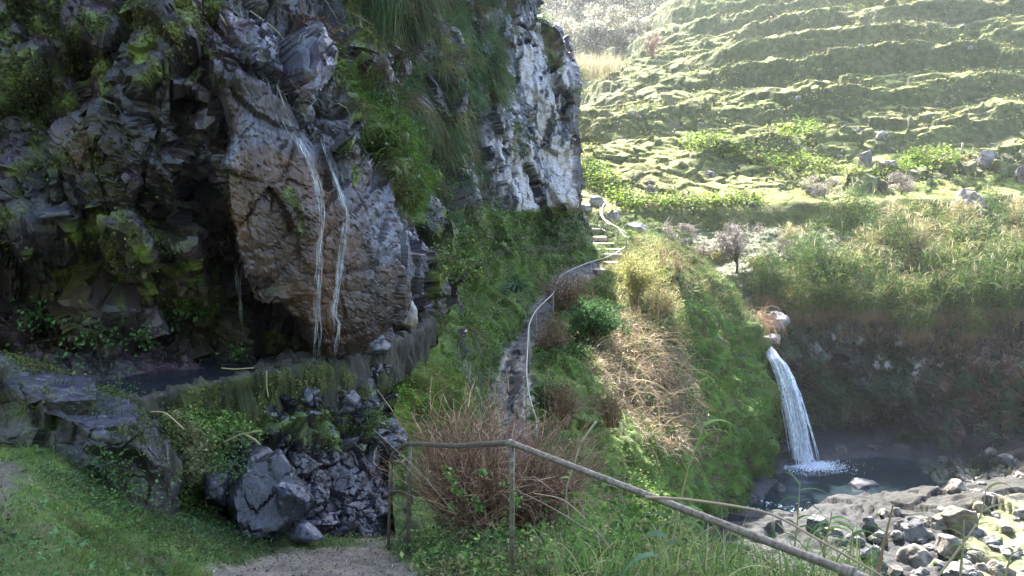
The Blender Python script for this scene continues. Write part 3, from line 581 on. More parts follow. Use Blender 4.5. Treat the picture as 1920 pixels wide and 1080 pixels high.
def rock(name, pos, size, seed, label=None, cat="rock", group=None, flat=False, col=((.06, .06, .065), (.15, .15, .16)), moss=0.0, wet=.3, sub=4, planes=16, rot=None, mat=None, tilt=None, rough=.05, mosscol=((.06, .09, .02), (.13, .16, .04))):
    V, Fc = rock_geo(size, seed, sub, planes, rough, RNG.uniform(0, 6) if rot is None else rot)
    if tilt:
        a, b = tilt; V = V @ np.array([[1, 0, 0], [0, math.cos(a), math.sin(a)], [0, -math.sin(a), math.cos(a)]]); V = V @ np.array([[math.cos(b), 0, math.sin(b)], [0, 1, 0], [-math.sin(b), 0, math.cos(b)]])
    m = max(size); n1 = fbm(V / m + seed, 3, 4, seed + 3); n2 = fbm(V / m + seed, 9, 3, seed + 4); c = mix(col[0], col[1], sstep(-.4, .4, n1 + n2 * .5))
    up = V[:, 2] / size[2]; mk = sstep(.0, .25, up + n1 * .6 - .5 + moss) if moss else n1 * 0; c = mix(c, mix(*mosscol, sstep(-.3, .3, n2)), mk)
    o = mesh(name, V, Fc, mat or M_rock, np.concatenate([c, (wet * (1 - mk))[..., None]], -1), smooth=not (sub < 4 or flat)); o.location = tuple(float(v) for v in pos)
    return tag(o, label, cat, group)
SR = sv_np = np.array(sv)
WETC = ((.03, .03, .036), (.07, .07, .09))
p = P(745, 590, 11.2); rock("channel_boulder", p + [0, .5, -.1], (.62, .5, .62), 5, "wedge shaped wet boulder with a pale face standing in the channel", "boulder", col=((.10, .07, .04), (.28, .26, .24)), wet=.9, planes=9, rot=.6)
p = P(690, 640, 10.3); rock("channel_rock", p + [0, .2, -.08], (.55, .4, .3), 6, "low dark wet rock in the channel below the trickles", "rock", col=WETC, wet=1)
p = P(783, 560, 13.2); rock("channel_rock", p + [0, .2, -.05], (.45, .5, .5), 9, "dark wet rock wedged between cliff and channel bend", "rock", col=WETC, wet=1)
def strands(name, pts, n, spread, w, mat, patch, off=.05, seg=40, parent=None):
    base = np.array([patch.at(a, b, off) for a, b in pts])
    for i_ in range(1, len(base)):                          # water falls clear where the rock recedes
        if base[i_][1] > base[i_ - 1][1]: base[i_] = P(pts[i_][0], pts[i_][1], base[i_ - 1][1])
    C = crom(base, seg); out = []
    for k in range(n):
        wob = np.stack([fbm(C * 1 + k * 7.7, 2.2, 3, 210 + k), fbm(C + k * 3.1, 2.2, 3, 240 + k) * .3, C[:, 2] * 0], -1) * spread * 1.6 + RNG.normal(size=3) * spread * .35 * np.array([1, .3, 0]); out.append(C + wob)
    C = np.stack(out * 6); L = seg * 28 // 100; s0 = RNG.integers(0, seg - L + 1, len(C)); C = np.stack([q_[a_:a_ + L] for q_, a_ in zip(C, s0)]) + RNG.normal(size=(len(C), 1, 3)) * spread * .6; n = len(C); rad = w * .26 * (.35 + .65 * np.abs(fbm(C, 6, 2, 260)) * 2) * RNG.uniform(.35, 1, (n, 1)) * np.sin(np.linspace(.2, 3., L))[None]; V, Fc = tubes(C, rad, 4)
    return mesh(name, V, Fc, mat, parent=parent)
TR = [("thin white trickle falling down the brown rock face, left of the pair", [(540,225),(558,262),(578,300),(594,345),(602,400),(601,460),(597,520),(594,580),(592,640),(591,676)], 9, .035, .010),
      ("forked white trickle falling down the brown rock face, right of the pair", [(600,262),(622,320),(640,370),(648,405),(643,450),(637,510),(629,565),(627,590),(634,606),(628,640),(625,668)], 10, .03, .011),
      ("white streaks of water sliding down the upper cliff above the pair of trickles", [(405,-30),(425,30),(455,90),(490,150),(520,195),(545,240),(570,290)], 7, .10, .008),
      ("faint drip line falling in the dark alcove left of the trickles", [(443,488),(446,520),(449,560),(452,600),(455,655)], 5, .02, .005)]
for lb, pts, n, sp, wd in TR:
    tag(strands("water_trickle", pts, n, sp, wd, M_trk, cliff, .09), lb, "trickle")
tag(strands("water_trickle", [(500,90),(560,150),(610,210),(645,270),(665,330),(680,380)], 4, .22, .005, M_trk, cliff, .10), "broad broken film of white water across the bluish upper rock", "trickle")
tag(strands("water_trickle", [(874,675),(872,690),(878,705),(890,712)], 16, .10, .012, M_trk, mid, .12, 16), "small spill of white water beside the mossy bank under the channel", "trickle")

# ================================================================== WATERFALL
LW = [(1590,352),(1650,346),(1720,338),(1800,328),(1860,318),(1925,303),(1990,290)]
c_ = crom(np.array([hl.at(a, b) for a, b in LW]), 120); G_ = np.stack([c_ + np.array([0, dy, dz]) for dy, dz in ((-.35, -.5), (-.3, 0), (-.22, .25), (.0, .34), (.25, .28), (.3, -.4))], 1); G_ += normals(G_) * (facets(G_, 2.0, 430, .8, .6, .2) * .9)[..., None]
tag(mesh("stone_wall", G_, gridfaces(*G_.shape[:2], flip=True), M_dry, mix((.06, .065, .03), (.15, .16, .07), sstep(-.3, .3, fbm(G_, 2, 3, 431))), smooth=False), "low dry stone wall crossing the lower hillside under the dirt track", "stone wall")
for lb, pts in (("flight of narrow dark steps in the hillside grass, upper of two", [(1246,172),(1249,180),(1252,188),(1255,196)]), ("flight of narrow dark steps in the hillside grass, lower of two", [(1262,232),(1264,239),(1266,246),(1268,253)])):
    q0 = hl.at(*pts[0]); hs = empty("hill_steps", q0, lb, "steps")
    for a, b in pts:
        q = hl.at(a, b); bx = np.array([(x, y, z) for z in (-.2, .07) for y in (-.14, .14) for x in (-.38, .38)]) * 1.0 + q; mesh("step", bx, np.array([[0, 2, 3, 1], [4, 5, 7, 6], [0, 1, 5, 4], [1, 3, 7, 5], [3, 2, 6, 7], [2, 0, 4, 6]]), M_dry, np.tile([.16, .14, .10], (8, 1)), parent=hs, smooth=False)
def fall():
    cx = curve([(1434,640,25.2),(1441,653,24.4),(1449,668,23.7),(1462,690,23.5),(1478,735,23.2),(1492,790,22.9),(1504,845,22.6),(1513,888,22.4)], 60); hw = np.interp(np.linspace(0, 1, 60), [0, .12, .2, .4, .7, 1], [6, 5, 8, 13, 19, 25])
    n = 420; C = np.zeros((n, 60, 3)); u = np.clip(RNG.normal(size=n) * .42, -1.05, 1.05)
    c0 = np.array([P(*q) for q in cx])
    for k in range(n):
        j = fbm(np.stack([c0[:, 2] * .9 + k * 3.1, c0[:, 0] * 0 + k, c0[:, 0] * 0], -1), 1.4, 3, 300) * .10
        C[k, :, 0] = c0[:, 0] + u[k] * hw * 22.8 / F + j; C[k, :, 1] = c0[:, 1] - abs(u[k]) * .1 + RNG.normal() * .10 + j; C[k, :, 2] = c0[:, 2] + j * .5
    s = RNG.integers(0, 26, n); L2 = 34; C2 = np.stack([C[k, s[k]:s[k] + L2] for k in range(n)]); rad = RNG.uniform(.006, .022, (n, 1)) * np.sin(np.linspace(.15, 3.0, L2))[None]
    V, Fc = tubes(C2, rad, 4); t = empty("waterfall", c0[-1], "narrow white waterfall dropping into the dark gorge pool", "waterfall")
    mesh("falling_water", V, Fc, M_fall, parent=t)
    # curtain behind the strands
    uu = np.linspace(-1, 1, 26); G = np.stack([np.stack([c0[:, 0] + v * hw * 22.8 / F * .8, c0[:, 1] + .16 - .12 * (1 - v * v) + 0 * c0[:, 0], c0[:, 2]], -1) for v in uu], 1); G[..., 1] += fbm(G * [1, 1, .3], 6, 3, 305) * .1; G[..., 0] += fbm(G, 3, 3, 306) * .06
    mesh("water_curtain", G, gridfaces(60, 26), M_fall, parent=t)
    m = 5200; a = RNG.uniform(0, 6.28, m); r = np.abs(RNG.normal(size=m)) ** 1 * .42; b = np.stack([c0[-1, 0] + .12 + np.cos(a) * r * 1.3, c0[-1, 1] - .1 + np.sin(a) * r * .8, np.full(m, ZW + .02)], -1)
    V, Fc = leaves(b + [0, 0, .02], np.tile([0, 0, 1.], (m, 1)), RNG.uniform(.02, .06, m), .7, .5, .6); mesh("splash_foam", V, Fc, M_fall, parent=t)
fall()
# foam of the outflow
m = 240; q = np.array([atz(*c, ZW) for c in zip(RNG.uniform(1400, 1530, m), RNG.normal(972, 12, m))]); V, Fc = leaves(q + [0, 0, .05], np.tile([0, 0, 1.], (m, 1)), RNG.uniform(.04, .16, m), .5, .5, .4)
tag(mesh("stream_foam", V, Fc, M_fall), "broken white water where the pool spills left", kind="stuff")

# ================================================================== BOULDERS
SL = [[(-250,760,7.6),(-250,690,7.2),(-250,720,6.3),(-250,780,6.45),(-250,900,6.0)],[(0,780,7.6),(10,694,7.2),(0,712,6.2),(0,790,6.12),(0,900,5.95)],[(120,800,7.5),(120,711,7.0),(95,750,6.1),(90,810,6.02),(90,910,5.85)],
      [(200,820,7.4),(210,733,6.9),(178,800,5.95),(172,855,5.9),(180,950,5.8)],[(270,830,7.3),(268,756,6.8),(240,815,5.88),(240,868,5.86),(250,985,5.8)],[(312,850,7.2),(306,806,6.7),(290,850,5.95),(290,908,5.95),(290,1010,5.9)],
      [(336,890,7),(331,862,6.6),(322,888,6.15),(322,935,6.2),(322,1000,6.1)],[(338,930,6.9),(337,900,6.7),(334,915,6.45),(334,950,6.45),(334,1000,6.5)]]
slab = Patch(SL, 240, 200, (0, 0, 3), lambda V, N, px, py: facets(V, 1.2, 400, .6, .15, .02) * .3 + facets(V, 4, 403, .6, .3, .1) * .22 + fbm(V, 5, 4, 405) * .022)
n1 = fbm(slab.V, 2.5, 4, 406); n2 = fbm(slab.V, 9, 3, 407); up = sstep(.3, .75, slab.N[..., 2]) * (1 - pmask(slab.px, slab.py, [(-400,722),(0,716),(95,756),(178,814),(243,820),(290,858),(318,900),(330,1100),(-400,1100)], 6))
c = mix(mix((.007, .006, .007), (.020, .015, .016), sstep(-.3, .4, n1)), mix((.030, .027, .040), (.062, .060, .084), sstep(-.3, .4, n2)), up); mk = sstep(.25, .5, n2 + n1 * .4) * .5; c = mix(c, (.06, .08, .03), mk)  # front and steep sides painted near black where shade would fall
slab.build("boulder", M_rock, np.concatenate([c, np.full(c.shape[:2] + (1,), .75)], -1), smooth=False); tag(slab.obj, "long slanting boulder with a pale flat top and shade-darkened side above the grass", "boulder")
DK = ((.008, .008, .011), (.028, .028, .037)); BL = ((.045, .047, .065), (.085, .09, .12))
rock("boulder", P(490, 930, 7.45), (.98, .9, .92), 21, "dark angular faceted boulder at the end of the dirt path", "boulder", col=DK, wet=.9, planes=7, sub=5, flat=True, rough=.008)
rock("boulder", P(545, 932, 7.15), (.36, .28, .42), 33, "bluish split stone leaning on the dark faceted boulder", "boulder", col=BL, wet=.7, planes=6, tilt=(.4, .3), flat=True, rough=.01)
rock("rock", P(570, 1000, 7.3), (.42, .35, .22), 35, "small flat blue stone lying at the path edge", "rock", col=BL, wet=.7, planes=10)
rock("rock", P(405, 918, 7.3), (.35, .35, .4), 36, "small dark stone left of the faceted boulder, half under leaves", "rock", col=DK, wet=.8, planes=12)
rock("rock", P(305, 975, 6.7), (.2, .2, .2), 37, "small dark stone at the lower tip of the long slanting boulder", "rock", col=DK, wet=.8, planes=12)
for k, (a, b, Y, s, lb) in enumerate([(690,812,9.9,.5,"black wet block in the broken rocks right of the slanted wall"),(705,850,9.7,.45,"black wet block below its twin in the broken rocks"),(640,748,9.7,.5,"bluish block jutting under the channel wall"),(575,740,9.2,.42,"squarish wet block under the middle of the channel wall")]):
    rock("rock_block", P(a, b, Y), (s, s * .8, s * .8), 50 + k, lb, "rock", col=WETC, wet=.9, planes=11)
LIT = ((.09, .08, .07), (.21, .19, .165))
CR = [(1797,967,72,60,"largest pale boulder on the pool's near shore"),(1707,985,66,42,"broad pale boulder with a dark hollow, left of the largest shore boulder"),(1660,965,36,26,"rounded dark rock between the pool and the pale broad boulder"),(1762,973,32,32,"block wedged against the left side of the largest shore boulder"),
 (1780,1016,58,44,"lichen spotted boulder in front of the largest shore boulder"),(1717,1042,66,50,"wide grey boulder near the bottom beside the upright stick"),(1760,1062,44,36,"dark boulder at the bottom edge right of the wide grey one"),(1815,1066,52,40,"grey boulder at the bottom edge below the lichen spotted one"),
 (1876,1070,52,40,"rounded grey boulder in the bottom right corner"),(1740,1000,26,20,"small square stone between the pale boulders"),(1627,978,30,30,"dark upright stone by the stream, left end of the shore rocks"),(1838,950,34,24,"low stone right behind the largest shore boulder"),
 (1862,1016,44,26,"dark hollow rock in the sunlit mossy bank"),(1636,1036,44,44,"dark boulder left of the upright stick"),(1600,1010,40,34,"dark wet rock beside the outflow stream"),(1560,1000,44,34,"black rock under the cane, beside the outflow"),(1530,975,44,24,"dark flat rock in the outflow stream"),
 (1462,925,36,50,"black rock at the foot of the green spur"),(1480,950,40,30,"wet black rock beside the white outflow"),(1795,910,46,28,"shaded slab on the far right side of the pool"),(1803,930,24,14,"small round stone at the right edge of the pool"),(1830,922,26,14,"pale flat stone on the right pool bank"),(1860,846,24,16,"pale stone at the foot of the gorge wall"),(1900,1030,30,20,"low stone at the right edge of the frame"),
 (1590,1060,46,40,"dark boulder at the bottom edge under the fallen cane"),(1680,1068,30,22,"small stone at the bottom edge beside the stick")]
for k, (a, b, w_, h_, lb) in enumerate(CR):
    q = fl.at(a, b + h_ * .3); sc_ = q[1] / F; dark = ("dark" in lb or "black" in lb or "wet" in lb)
    q = q + np.array([0, 0, h_ * sc_ * .15]); rock("shore_rock", q, (w_ * sc_ * 1.12, w_ * sc_ * .9, h_ * sc_ * 1.2), 500 + k, lb, "rock", col=((.05, .05, .055), (.13, .13, .14)) if dark else LIT, moss=.15 if k % 3 == 0 else 0, wet=.2, planes=13, mat=M_dry, sub=5, rough=.035)
q = atz(1613, 908, ZW); rock("pool_slab", q + [0, 0, -.02], (1.0, .7, .35), 560, "flat slab just breaking the surface of the dark pool", "rock", col=((.03, .026, .035), (.06, .055, .07)), wet=.2)
for k, (a, b, w_, lb) in enumerate([(1575,852,40,"dark rock at the pool's far edge, first right of the splash"),(1632,848,30,"dark rock at the pool's far edge under the dead leaf spray"),(1690,852,44,"broad dark rock in the middle of the pool's far edge"),(1745,858,30,"dark rock near the right end of the pool's far edge"),(1768,872,44,"half sunk dark boulder where the pool meets the right bank")]):
    q = atz(a, b, ZW); q[1] = min(q[1], 24.3); sc_ = q[1] / F; rock("pool_rock", q + [0, 0, .1], (w_ * sc_, w_ * sc_ * .7, w_ * sc_ * .6), 570 + k, lb, "rock", col=((.02, .018, .018), (.06, .05, .045)), wet=.4, flat=True, planes=10)
prot = []
for k in range(80):
    t = RNG.random(); a = RNG.uniform(1640, 1960); b = RNG.uniform(955, 1085) if k < 50 else RNG.uniform(860, 945)
    if k >= 50: a = RNG.uniform(1790, 1990)
    q = fl.at(a, b)
    if q[2] < ZW - .1: continue
    s = RNG.uniform(.12, .40) * (1 if k % 4 else 1.7)
    if len(prot) < 14:
        o = rock("shore_stone", q, (s, s * .8, s * .7), 600 + k, "small loose stone among the boulders on the pool shore", "stone", "small stones on the pool shore", col=LIT if k % 3 == 0 else ((.06, .06, .06), (.16, .15, .14)), sub=4, flat=True, planes=12, wet=.15, mat=M_dry); prot.append(o)
    else:
        o = prot[k % len(prot)].copy(); SC.collection.objects.link(o); o.location = tuple(q); o.rotation_euler = (0, 0, RNG.uniform(0, 6)); 
HB = [(1622,292,34,66,"tall grey boulder standing on the terrace above the reeds"),(1662,305,60,30,"low dark boulder bank joined to the tall grey one"),(1852,292,52,44,"large grey boulder beside the dirt track on the hillside"),(1918,318,34,50,"boulder cut by the right edge of the photo, above the low wall"),(1604,243,24,26,"pale stone below a bank in the middle of the hillside"),
 (1652,252,30,20,"grey stone under the shadowed bank"),(1812,385,78,58,"big grey boulder rising behind the reeds"),(1530,355,40,24,"stone half hidden among shrubs above the reeds"),(1330,322,26,16,"low stone in the lower terraces"),(1220,352,26,22,"grey stone beside the bright leafy patch"),(1495,182,14,12,"tiny pale stone at the end of a terrace bank")]
for k, (a, b, w_, h_, lb) in enumerate(HB):
    Yf = 31.5 if b > 380 else None; q = P(a, b, Yf) if Yf else hl.at(a, b + h_ * .4); sc_ = q[1] / F
    if not Yf: q = q + np.array([0, 0, h_ * sc_ * .12])
    rock("hill_boulder", q, (w_ * sc_ * .95, w_ * sc_ * .8, h_ * sc_ * 1.1), 700 + k, lb, "boulder", col=((.12, .11, .11), (.24, .22, .21)), wet=0, flat=True, sub=5, rough=.03, planes=13, mat=M_dry)
for k, (a, b, Y, w_, h_, lb, ms) in enumerate([(1455,607,25.3,52,44,"lichen spotted boulder on the lip of the gorge above the waterfall",0),(1447,636,24.8,46,20,"flat pale rock over which the stream leaves the rim",0),(1118,380,31.5,34,26,"round boulder beside the top of the steps",0),(1102,392,31.5,26,24,"small boulder against the cliff corner at the top of the path",0),(1150,408,30.5,30,34,"mossy rock behind the upper railing",.3),(1192,428,30,52,26,"long mossy rock right of the upper railing",.2)]):
    sc_ = Y / F; rock("rim_boulder" if k < 2 else "path_boulder", P(a, b, Y), (w_ * sc_, w_ * sc_ * .8, h_ * sc_), 800 + k, lb, "boulder", col=((.15, .14, .14), (.30, .28, .27)), moss=ms, wet=.2, planes=13, mat=M_dry)

# ================================================================== STEPS AND RAILS
st = empty("stone_steps", P(1150, 470, 25.8), "flight of uneven pale stone steps climbing to the cliff corner", "steps")
for k, (a, b, Y, w_, d_, rz) in enumerate([(1114,428,28.6,.8,.7,-.2),(1118,443,27.5,.75,.7,-.25),(1127,455,26.8,.95,.5,-.1),(1143,466,26.1,.8,.5,0),(1150,475,25.5,.7,.45,.05),(1161,490,24.9,.95,.6,.25),(1140,504,24.2,.9,.5,.2)]):
    c, s = math.cos(rz), math.sin(rz); nx, ny = 14, 10; X, Yg = np.meshgrid(np.linspace(-1, 1, nx), np.linspace(-1, 1, ny)); e = np.maximum(np.abs(X), np.abs(Yg))
    def lay(z, sh): return np.stack([X * w_ / 2 * sh, Yg * d_ / 2 * sh, X * 0 + z], -1)
    T = lay(.0, 1); T[..., 2] -= .02 * (e > .97); T = T + .02 * fbm(T + k * 5, 5, 3, 420)[..., None] * np.array([1, 1, .6]); B = lay(-.16, .97)
    V = np.concatenate([T.reshape(-1, 3), B.reshape(-1, 3)]); f1 = gridfaces(ny, nx); f2 = gridfaces(ny, nx, True) + nx * ny; idx = np.arange(nx * ny).reshape(ny, nx)
    ring = np.concatenate([idx[0], idx[1:, -1], idx[-1, -2::-1], idx[-2:0:-1, 0]]); f3 = np.stack([ring, ring + nx * ny, np.roll(ring, -1) + nx * ny, np.roll(ring, -1)], -1)
    V = V @ np.array([[c, s, 0], [-s, c, 0], [0, 0, 1]]) + P(a, b, Y); mesh("step", V, [f1, f2, f3], M_step, parent=st, smooth=False)
def pipe(name, pts, r, mat, parent, n=40, sides=8):
    C = curve([P(*q) if not isinstance(q, np.ndarray) else q for q in pts], n)[None]; V, Fc = tubes(C, np.full((1, n), r), sides); return mesh(name, V, Fc, mat, parent=parent)
hr = empty("handrail", P(960, 1107, 4.8), "brown iron pipe handrail at the head of the path in front of the dry shrub", "handrail")
pipe("rail", [(733,866,7.3),(737,852,7.25),(750,841,7.12),(768,833,6.95),(850,836,6.1),(862,836,5.95),(957,830,4.8)], .021, M_iron, hr, 90)
pipe("rail", [(957,830,4.8),(1100,884.8,4.31),(1280,953.8,3.8),(1600,1076,2.98),(2000,1229,2.4)], .021, M_iron, hr, 60)
for a, t_, b, Y, r in ((960,832,1120,4.8,.019),(769,836,1055,6.95,.018),(732,866,1045,7.3,.016)):
    pipe("post", [(a, t_, Y), (a - (4 if a < 800 else 0), b, Y)], r, M_iron, hr, 4, 10)
pipe("post", [(765,872,8.0),(764,1015,8.0)], .014, M_iron, hr, 4); pipe("rail", [(733,863,7.35),(750,868,7.7),(766,870,8.0),(775,960,9.5)], .014, M_iron, hr, 20)
for q in ((957,830,4.8),(768,833,6.95),(860,836,5.97)):
    V, Fc = ICO[3]; mesh("joint", V * .0235 + P(*q), Fc, M_iron, parent=hr)
pipe("collar", [(1580,1068.4,3.03),(1604,1077.5,2.97)], .029, M_iron, hr, 6, 10)
pr = empty("path_railing", P(1007, 640, 16), "thin grey pipe railing winding beside the lower path up to the steps", "railing")
RL = [(1004,806,9.8),(1006,790,10),(993,745,10.8),(987,700,11.8),(989,655,12.9),(992,610,14.5),(1005,582,16.5),(1022,565,17.4),(1037,550,18.4),(1045,530,19.6),(1053,516,20.3),(1080,502,21.5),(1108,491,22.6),(1138,482,23.8),(1160,471,24.9),(1172,462,25.8)]
pipe("rail", RL, .014, M_cable, pr, 160)
for k in (1, 3, 5, 6, 8, 10, 12, 14, 15):
    q = P(*RL[k]); pipe("post", [q, q + np.array([0, 0, -.95])], .016, M_cable, pr, 3, 6)
ur = empty("upper_railing", P(1137, 447, 27.5), "bent double rail on crooked posts at the top of the steps", "railing")
pipe("rail", [(1133,382,29.5),(1128,394,29),(1132,409,28.5),(1143,418,28),(1158,427,27.5),(1178,440,27)], .017, M_cable, ur, 30); pipe("rail", [(1125,384,29.5),(1127,405,28.6),(1141,420,28),(1158,428,27.5),(1174,446,26.6)], .016, M_cable, ur, 30); pipe("rail", [(1123,423,28.4),(1129,430,28.2),(1136,434,28)], .02, M_cable, ur, 10)
for a, t_, b, b2, Y in ((1125,383,1119,434,28.8),(1137,419,1136,450,28),(1159,427,1159,456,27.5),(1175,446,1175,484,25.8),(1109,389,1109,408,30.5)): pipe("post", [(a, t_, Y), (b, b2, Y)], .022, M_cable, ur, 4, 6)

# ================================================================== VEGETATION
UPV = np.array([0, 0, 1.0])
def stuff(name, label, V, Fc, col, mat=None):
    o = mesh(name, V, Fc, mat or M_leaf, col); return tag(o, label, kind="stuff")
def tint(c, b):
    f = fbm(b, .9, 3, 700); g = fbm(b, 3.2, 2, 704); c = c * (1 + .7 * f + .35 * g).clip(.3, 1.9)[:, None]; k = sstep(.08, .4, fbm(b, 1.6, 3, 707)) * .55
    return mix(c, c.mean(1, keepdims=True) * np.array([1.35, 1.0, .6]), k)
def on_blades(name, label, patch, n, mask, length, width, droop, pal, lift=.5, out=.8, seg=3, jit=.5, mat=None, var=.25, tuft=1, tr=.05, dirv=None):
    b, N = patch.pick(n, mask)
    if tuft > 1:
        b = np.repeat(b, tuft, 0) + RNG.normal(size=(n * tuft, 3)) * tr; N = np.repeat(N, tuft, 0)
    m = len(b); d = N * out + UPV * lift + RNG.normal(size=(m, 3)) * jit
    if dirv is not None: d = d + np.array(dirv)
    ln = length * RNG.uniform(.5, 1.3, m); V, Fc, t = blades(b - N * .01, unit(d), ln, width * RNG.uniform(.6, 1.3, m), droop, seg)
    k = (seg + 1) * 2; c = np.repeat(cvar(n, pal, var, 1), tuft, 0) if tuft > 1 else cvar(m, pal, var); c = c * RNG.uniform(.8, 1.2, (m, 1)); c = np.repeat(tint(c, b), k, 0)
    return stuff(name, label, V, Fc, c.clip(.004, .9), mat)
def on_leaves(name, label, patch, n, mask, size, pal, off=.03, out=.6, up=.5, mat=None, var=.3, clump=1, cr=.06, asp=.6):
    b, N = patch.pick(n, mask)
    if clump > 1:
        b = np.repeat(b, clump, 0) + RNG.normal(size=(n * clump, 3)) * cr; N = np.repeat(N, clump, 0)
    m = len(b); b = b + N * (off * RNG.random((m, 1)) + .005); V, Fc = leaves(b, unit(N * out + UPV * up), size * RNG.uniform(.5, 1.4, m), asp)
    c = tint(np.repeat(cvar(n, pal, var), clump, 0) * RNG.uniform(.75, 1.25, (m, 1)), b); return stuff(name, label, V, Fc, np.repeat(c, 4, 0).clip(.004, .9), mat)
cx, cy, cY = cliff.px, cliff.py, cliff.V[..., 1]; front = (cliff.N * -cliff.V).sum(-1) > -.2
vis = (cx > -150) & (cx < 1120) & (cy > -120) & (cy < 760)
PM = [(.06, .075, .022), (.09, .115, .03), (.13, .16, .035), (.045, .055, .02), (.10, .095, .04)]
GR = [(.07, .15, .025), (.10, .20, .03), (.05, .11, .025), (.14, .22, .04)]
BG = [(.07, .125, .05), (.05, .095, .042), (.10, .15, .06), (.13, .13, .06), (.16, .12, .07)]
ST = [(.36, .28, .17), (.28, .21, .13), (.42, .35, .22), (.22, .15, .10)]
RU = [(.34, .24, .15), (.27, .18, .11), (.42, .31, .20), (.20, .13, .08)]
# --- on the cliff
nz = fbm(cliff.V, 2.6, 3, 500)
on_leaves("cliff_moss", "small leafy moss creeping over the near cliff", cliff, 62000, vis * cliff.moss * (cY < 13.5) * sstep(-.35, .2, nz), .034, PM, .05, .9, .25, clump=2, cr=.03)
on_leaves("cliff_moss", "sparse moss flecks over the bare near rock", cliff, 9000, vis * (cY < 13) * (cx < 460) * (cy < 720) * sstep(-.1, .4, nz), .03, PM, .03, .9, .2, clump=2, cr=.03)
strip = pmask(cx, cy, [(628,105),(700,150),(770,250),(812,380),(806,440),(765,400),(715,300),(655,210)], 10)
on_blades("cliff_grass", "bright green grass growing down the seam of the cliff", cliff, 9000, strip * sstep(-.5, .1, nz), .42, .014, 1.6, GR + [(.17, .24, .04)], .5, .8, 4, .4)
on_leaves("cliff_leaves", "round green leaves among the grass of the cliff seam", cliff, 420, strip, .07, [(.06, .16, .04), (.05, .12, .05)], .25, .6, .6, clump=3, cr=.10, mat=M_gloss)
yel = pmask(cx, cy, [(620,-60),(715,-60),(705,120),(650,130),(630,60)], 12); on_blades("cliff_grass", "yellow green tufts above the seam of the cliff", cliff, 2600, yel, .35, .012, 1.8, [(.13, .15, .035), (.16, .14, .06), (.09, .12, .03)], .3, .8, 4, .4)
hang = pmask(cx, cy, [(640,-120),(960,-120),(985,10),(930,110),(962,160),(945,185),(885,215),(878,330),(895,400),(880,425),(830,440),(815,360),(760,230),(690,140),(705,60)], 10)
hang = hang * (1 - .75 * pmask(cx, cy, [(885,20),(975,-20),(985,60),(960,100),(900,80)], 8))
b, N = cliff.pick(950, hang * sstep(-.45, .1, fbm(cliff.V, .9, 3, 503)) * front)
def tussocks(b, N, name, label, per, L, pal, w=.017, dr=2.4):
    n = len(b); bb = np.repeat(b, per, 0) + RNG.normal(size=(n * per, 3)) * .09; NN = np.repeat(N, per, 0); d = unit(NN * .9 + UPV * .45 + RNG.normal(size=(n * per, 3)) * .38)
    ln = np.repeat(L * RNG.uniform(.6, 1.3, n), per) * RNG.uniform(.7, 1.15, n * per); V, Fc, t = blades(bb, d, ln, w, dr, 6)
    c = np.repeat(cvar(n, pal, .38), per, 0) * RNG.uniform(.8, 1.2, (n * per, 1)); return stuff(name, label, V, Fc, np.repeat(c, 14, 0).clip(.004, .9))
tussocks(b, N, "hanging_grass", "blue green grass tussocks hanging down the upper cliff", 44, .95, BG)
edge = pmask(cx, cy, [(1000,20),(1030,60),(1062,110),(1075,170),(1050,150),(1015,90)], 8) + pmask(cx, cy, [(880,85),(940,110),(958,165),(900,150)], 10) + .7 * pmask(cx, cy, [(958,235),(978,232),(1008,320),(985,335)], 6) + .6 * pmask(cx, cy, [(905,10),(950,20),(945,60),(905,50)], 8)
b, N = cliff.pick(190, edge); tussocks(b, N, "hanging_grass", "dark green tussocks hanging over the whitewashed corner", 60, .55, BG + [(.05, .09, .03)])
basem = pmask(cx, cy, [(835,450),(880,385),(945,395),(1085,398),(1112,470),(850,525)], 10) * (cY < 30)
on_leaves("cliff_ferns", "low green herbs covering the cliff foot under the white wall", cliff, 9000, basem, .07, GR + PM[:3], .14, .7, .5, clump=3, cr=.07)
on_blades("cliff_grass", "fine grass at the cliff foot under the white wall", cliff, 5000, basem, .28, .012, 1.5, GR + PM[:2], .6, .7, 3)
low = pmask(cx, cy, [(800,420),(870,380),(930,420),(850,520),(815,545)], 12) + .4 * pmask(cx, cy, [(765,240),(830,250),(880,420),(815,430)], 20)
on_leaves("cliff_leaves", "mixed leaves where the seam meets the channel", cliff, 3500, low * (cY < 22), .07, GR + BG, .15, .7, .5, clump=2, cr=.08)
on_leaves("boulder_moss", "moss crusts on the flat top of the slanting boulder", slab, 3500, sstep(.45, .8, slab.N[..., 2]) * sstep(-.05, .3, fbm(slab.V, 2, 3, 506)) * (slab.px > -60), .022, PM + [(.10, .17, .04)], .02, .9, .3, clump=3, cr=.025)
# --- countable leafy plants on the cliff
def leafy(name, label, pos, n, rad, size, pal, up=(0, -.5, .8), mat=None, cat="plant", group=None, flat=.6, stems=14):
    t = empty(name, pos, label, cat, group); m = n; o = RNG.normal(size=(m, 3)) * rad * np.array([1, flat, .8]); V, Fc = leaves(np.array(pos) + o, np.tile(unit(np.array(up, float)), (m, 1)), size * RNG.uniform(.6, 1.3, m), .62, .3, .5)
    mesh("leaves", V, Fc, mat or M_gloss, np.repeat(cvar(m, pal, .25), 4, 0), parent=t)
    k = RNG.choice(m, stems); S = np.stack([np.array(pos) + o[k] * 0 + RNG.normal(size=(stems, 3)) * .02, np.array(pos) + o[k] * .5 + [0, 0, .01], np.array(pos) + o[k]], 1); V, Fc = tubes(S, np.full((stems, 3), size * .045), 4)
    mesh("stems", V, Fc, M_stem, np.tile([.10, .13, .04], (len(V), 1)), parent=t); return t
SUC = [(.05, .17, .04), (.08, .24, .06), (.10, .28, .08)]
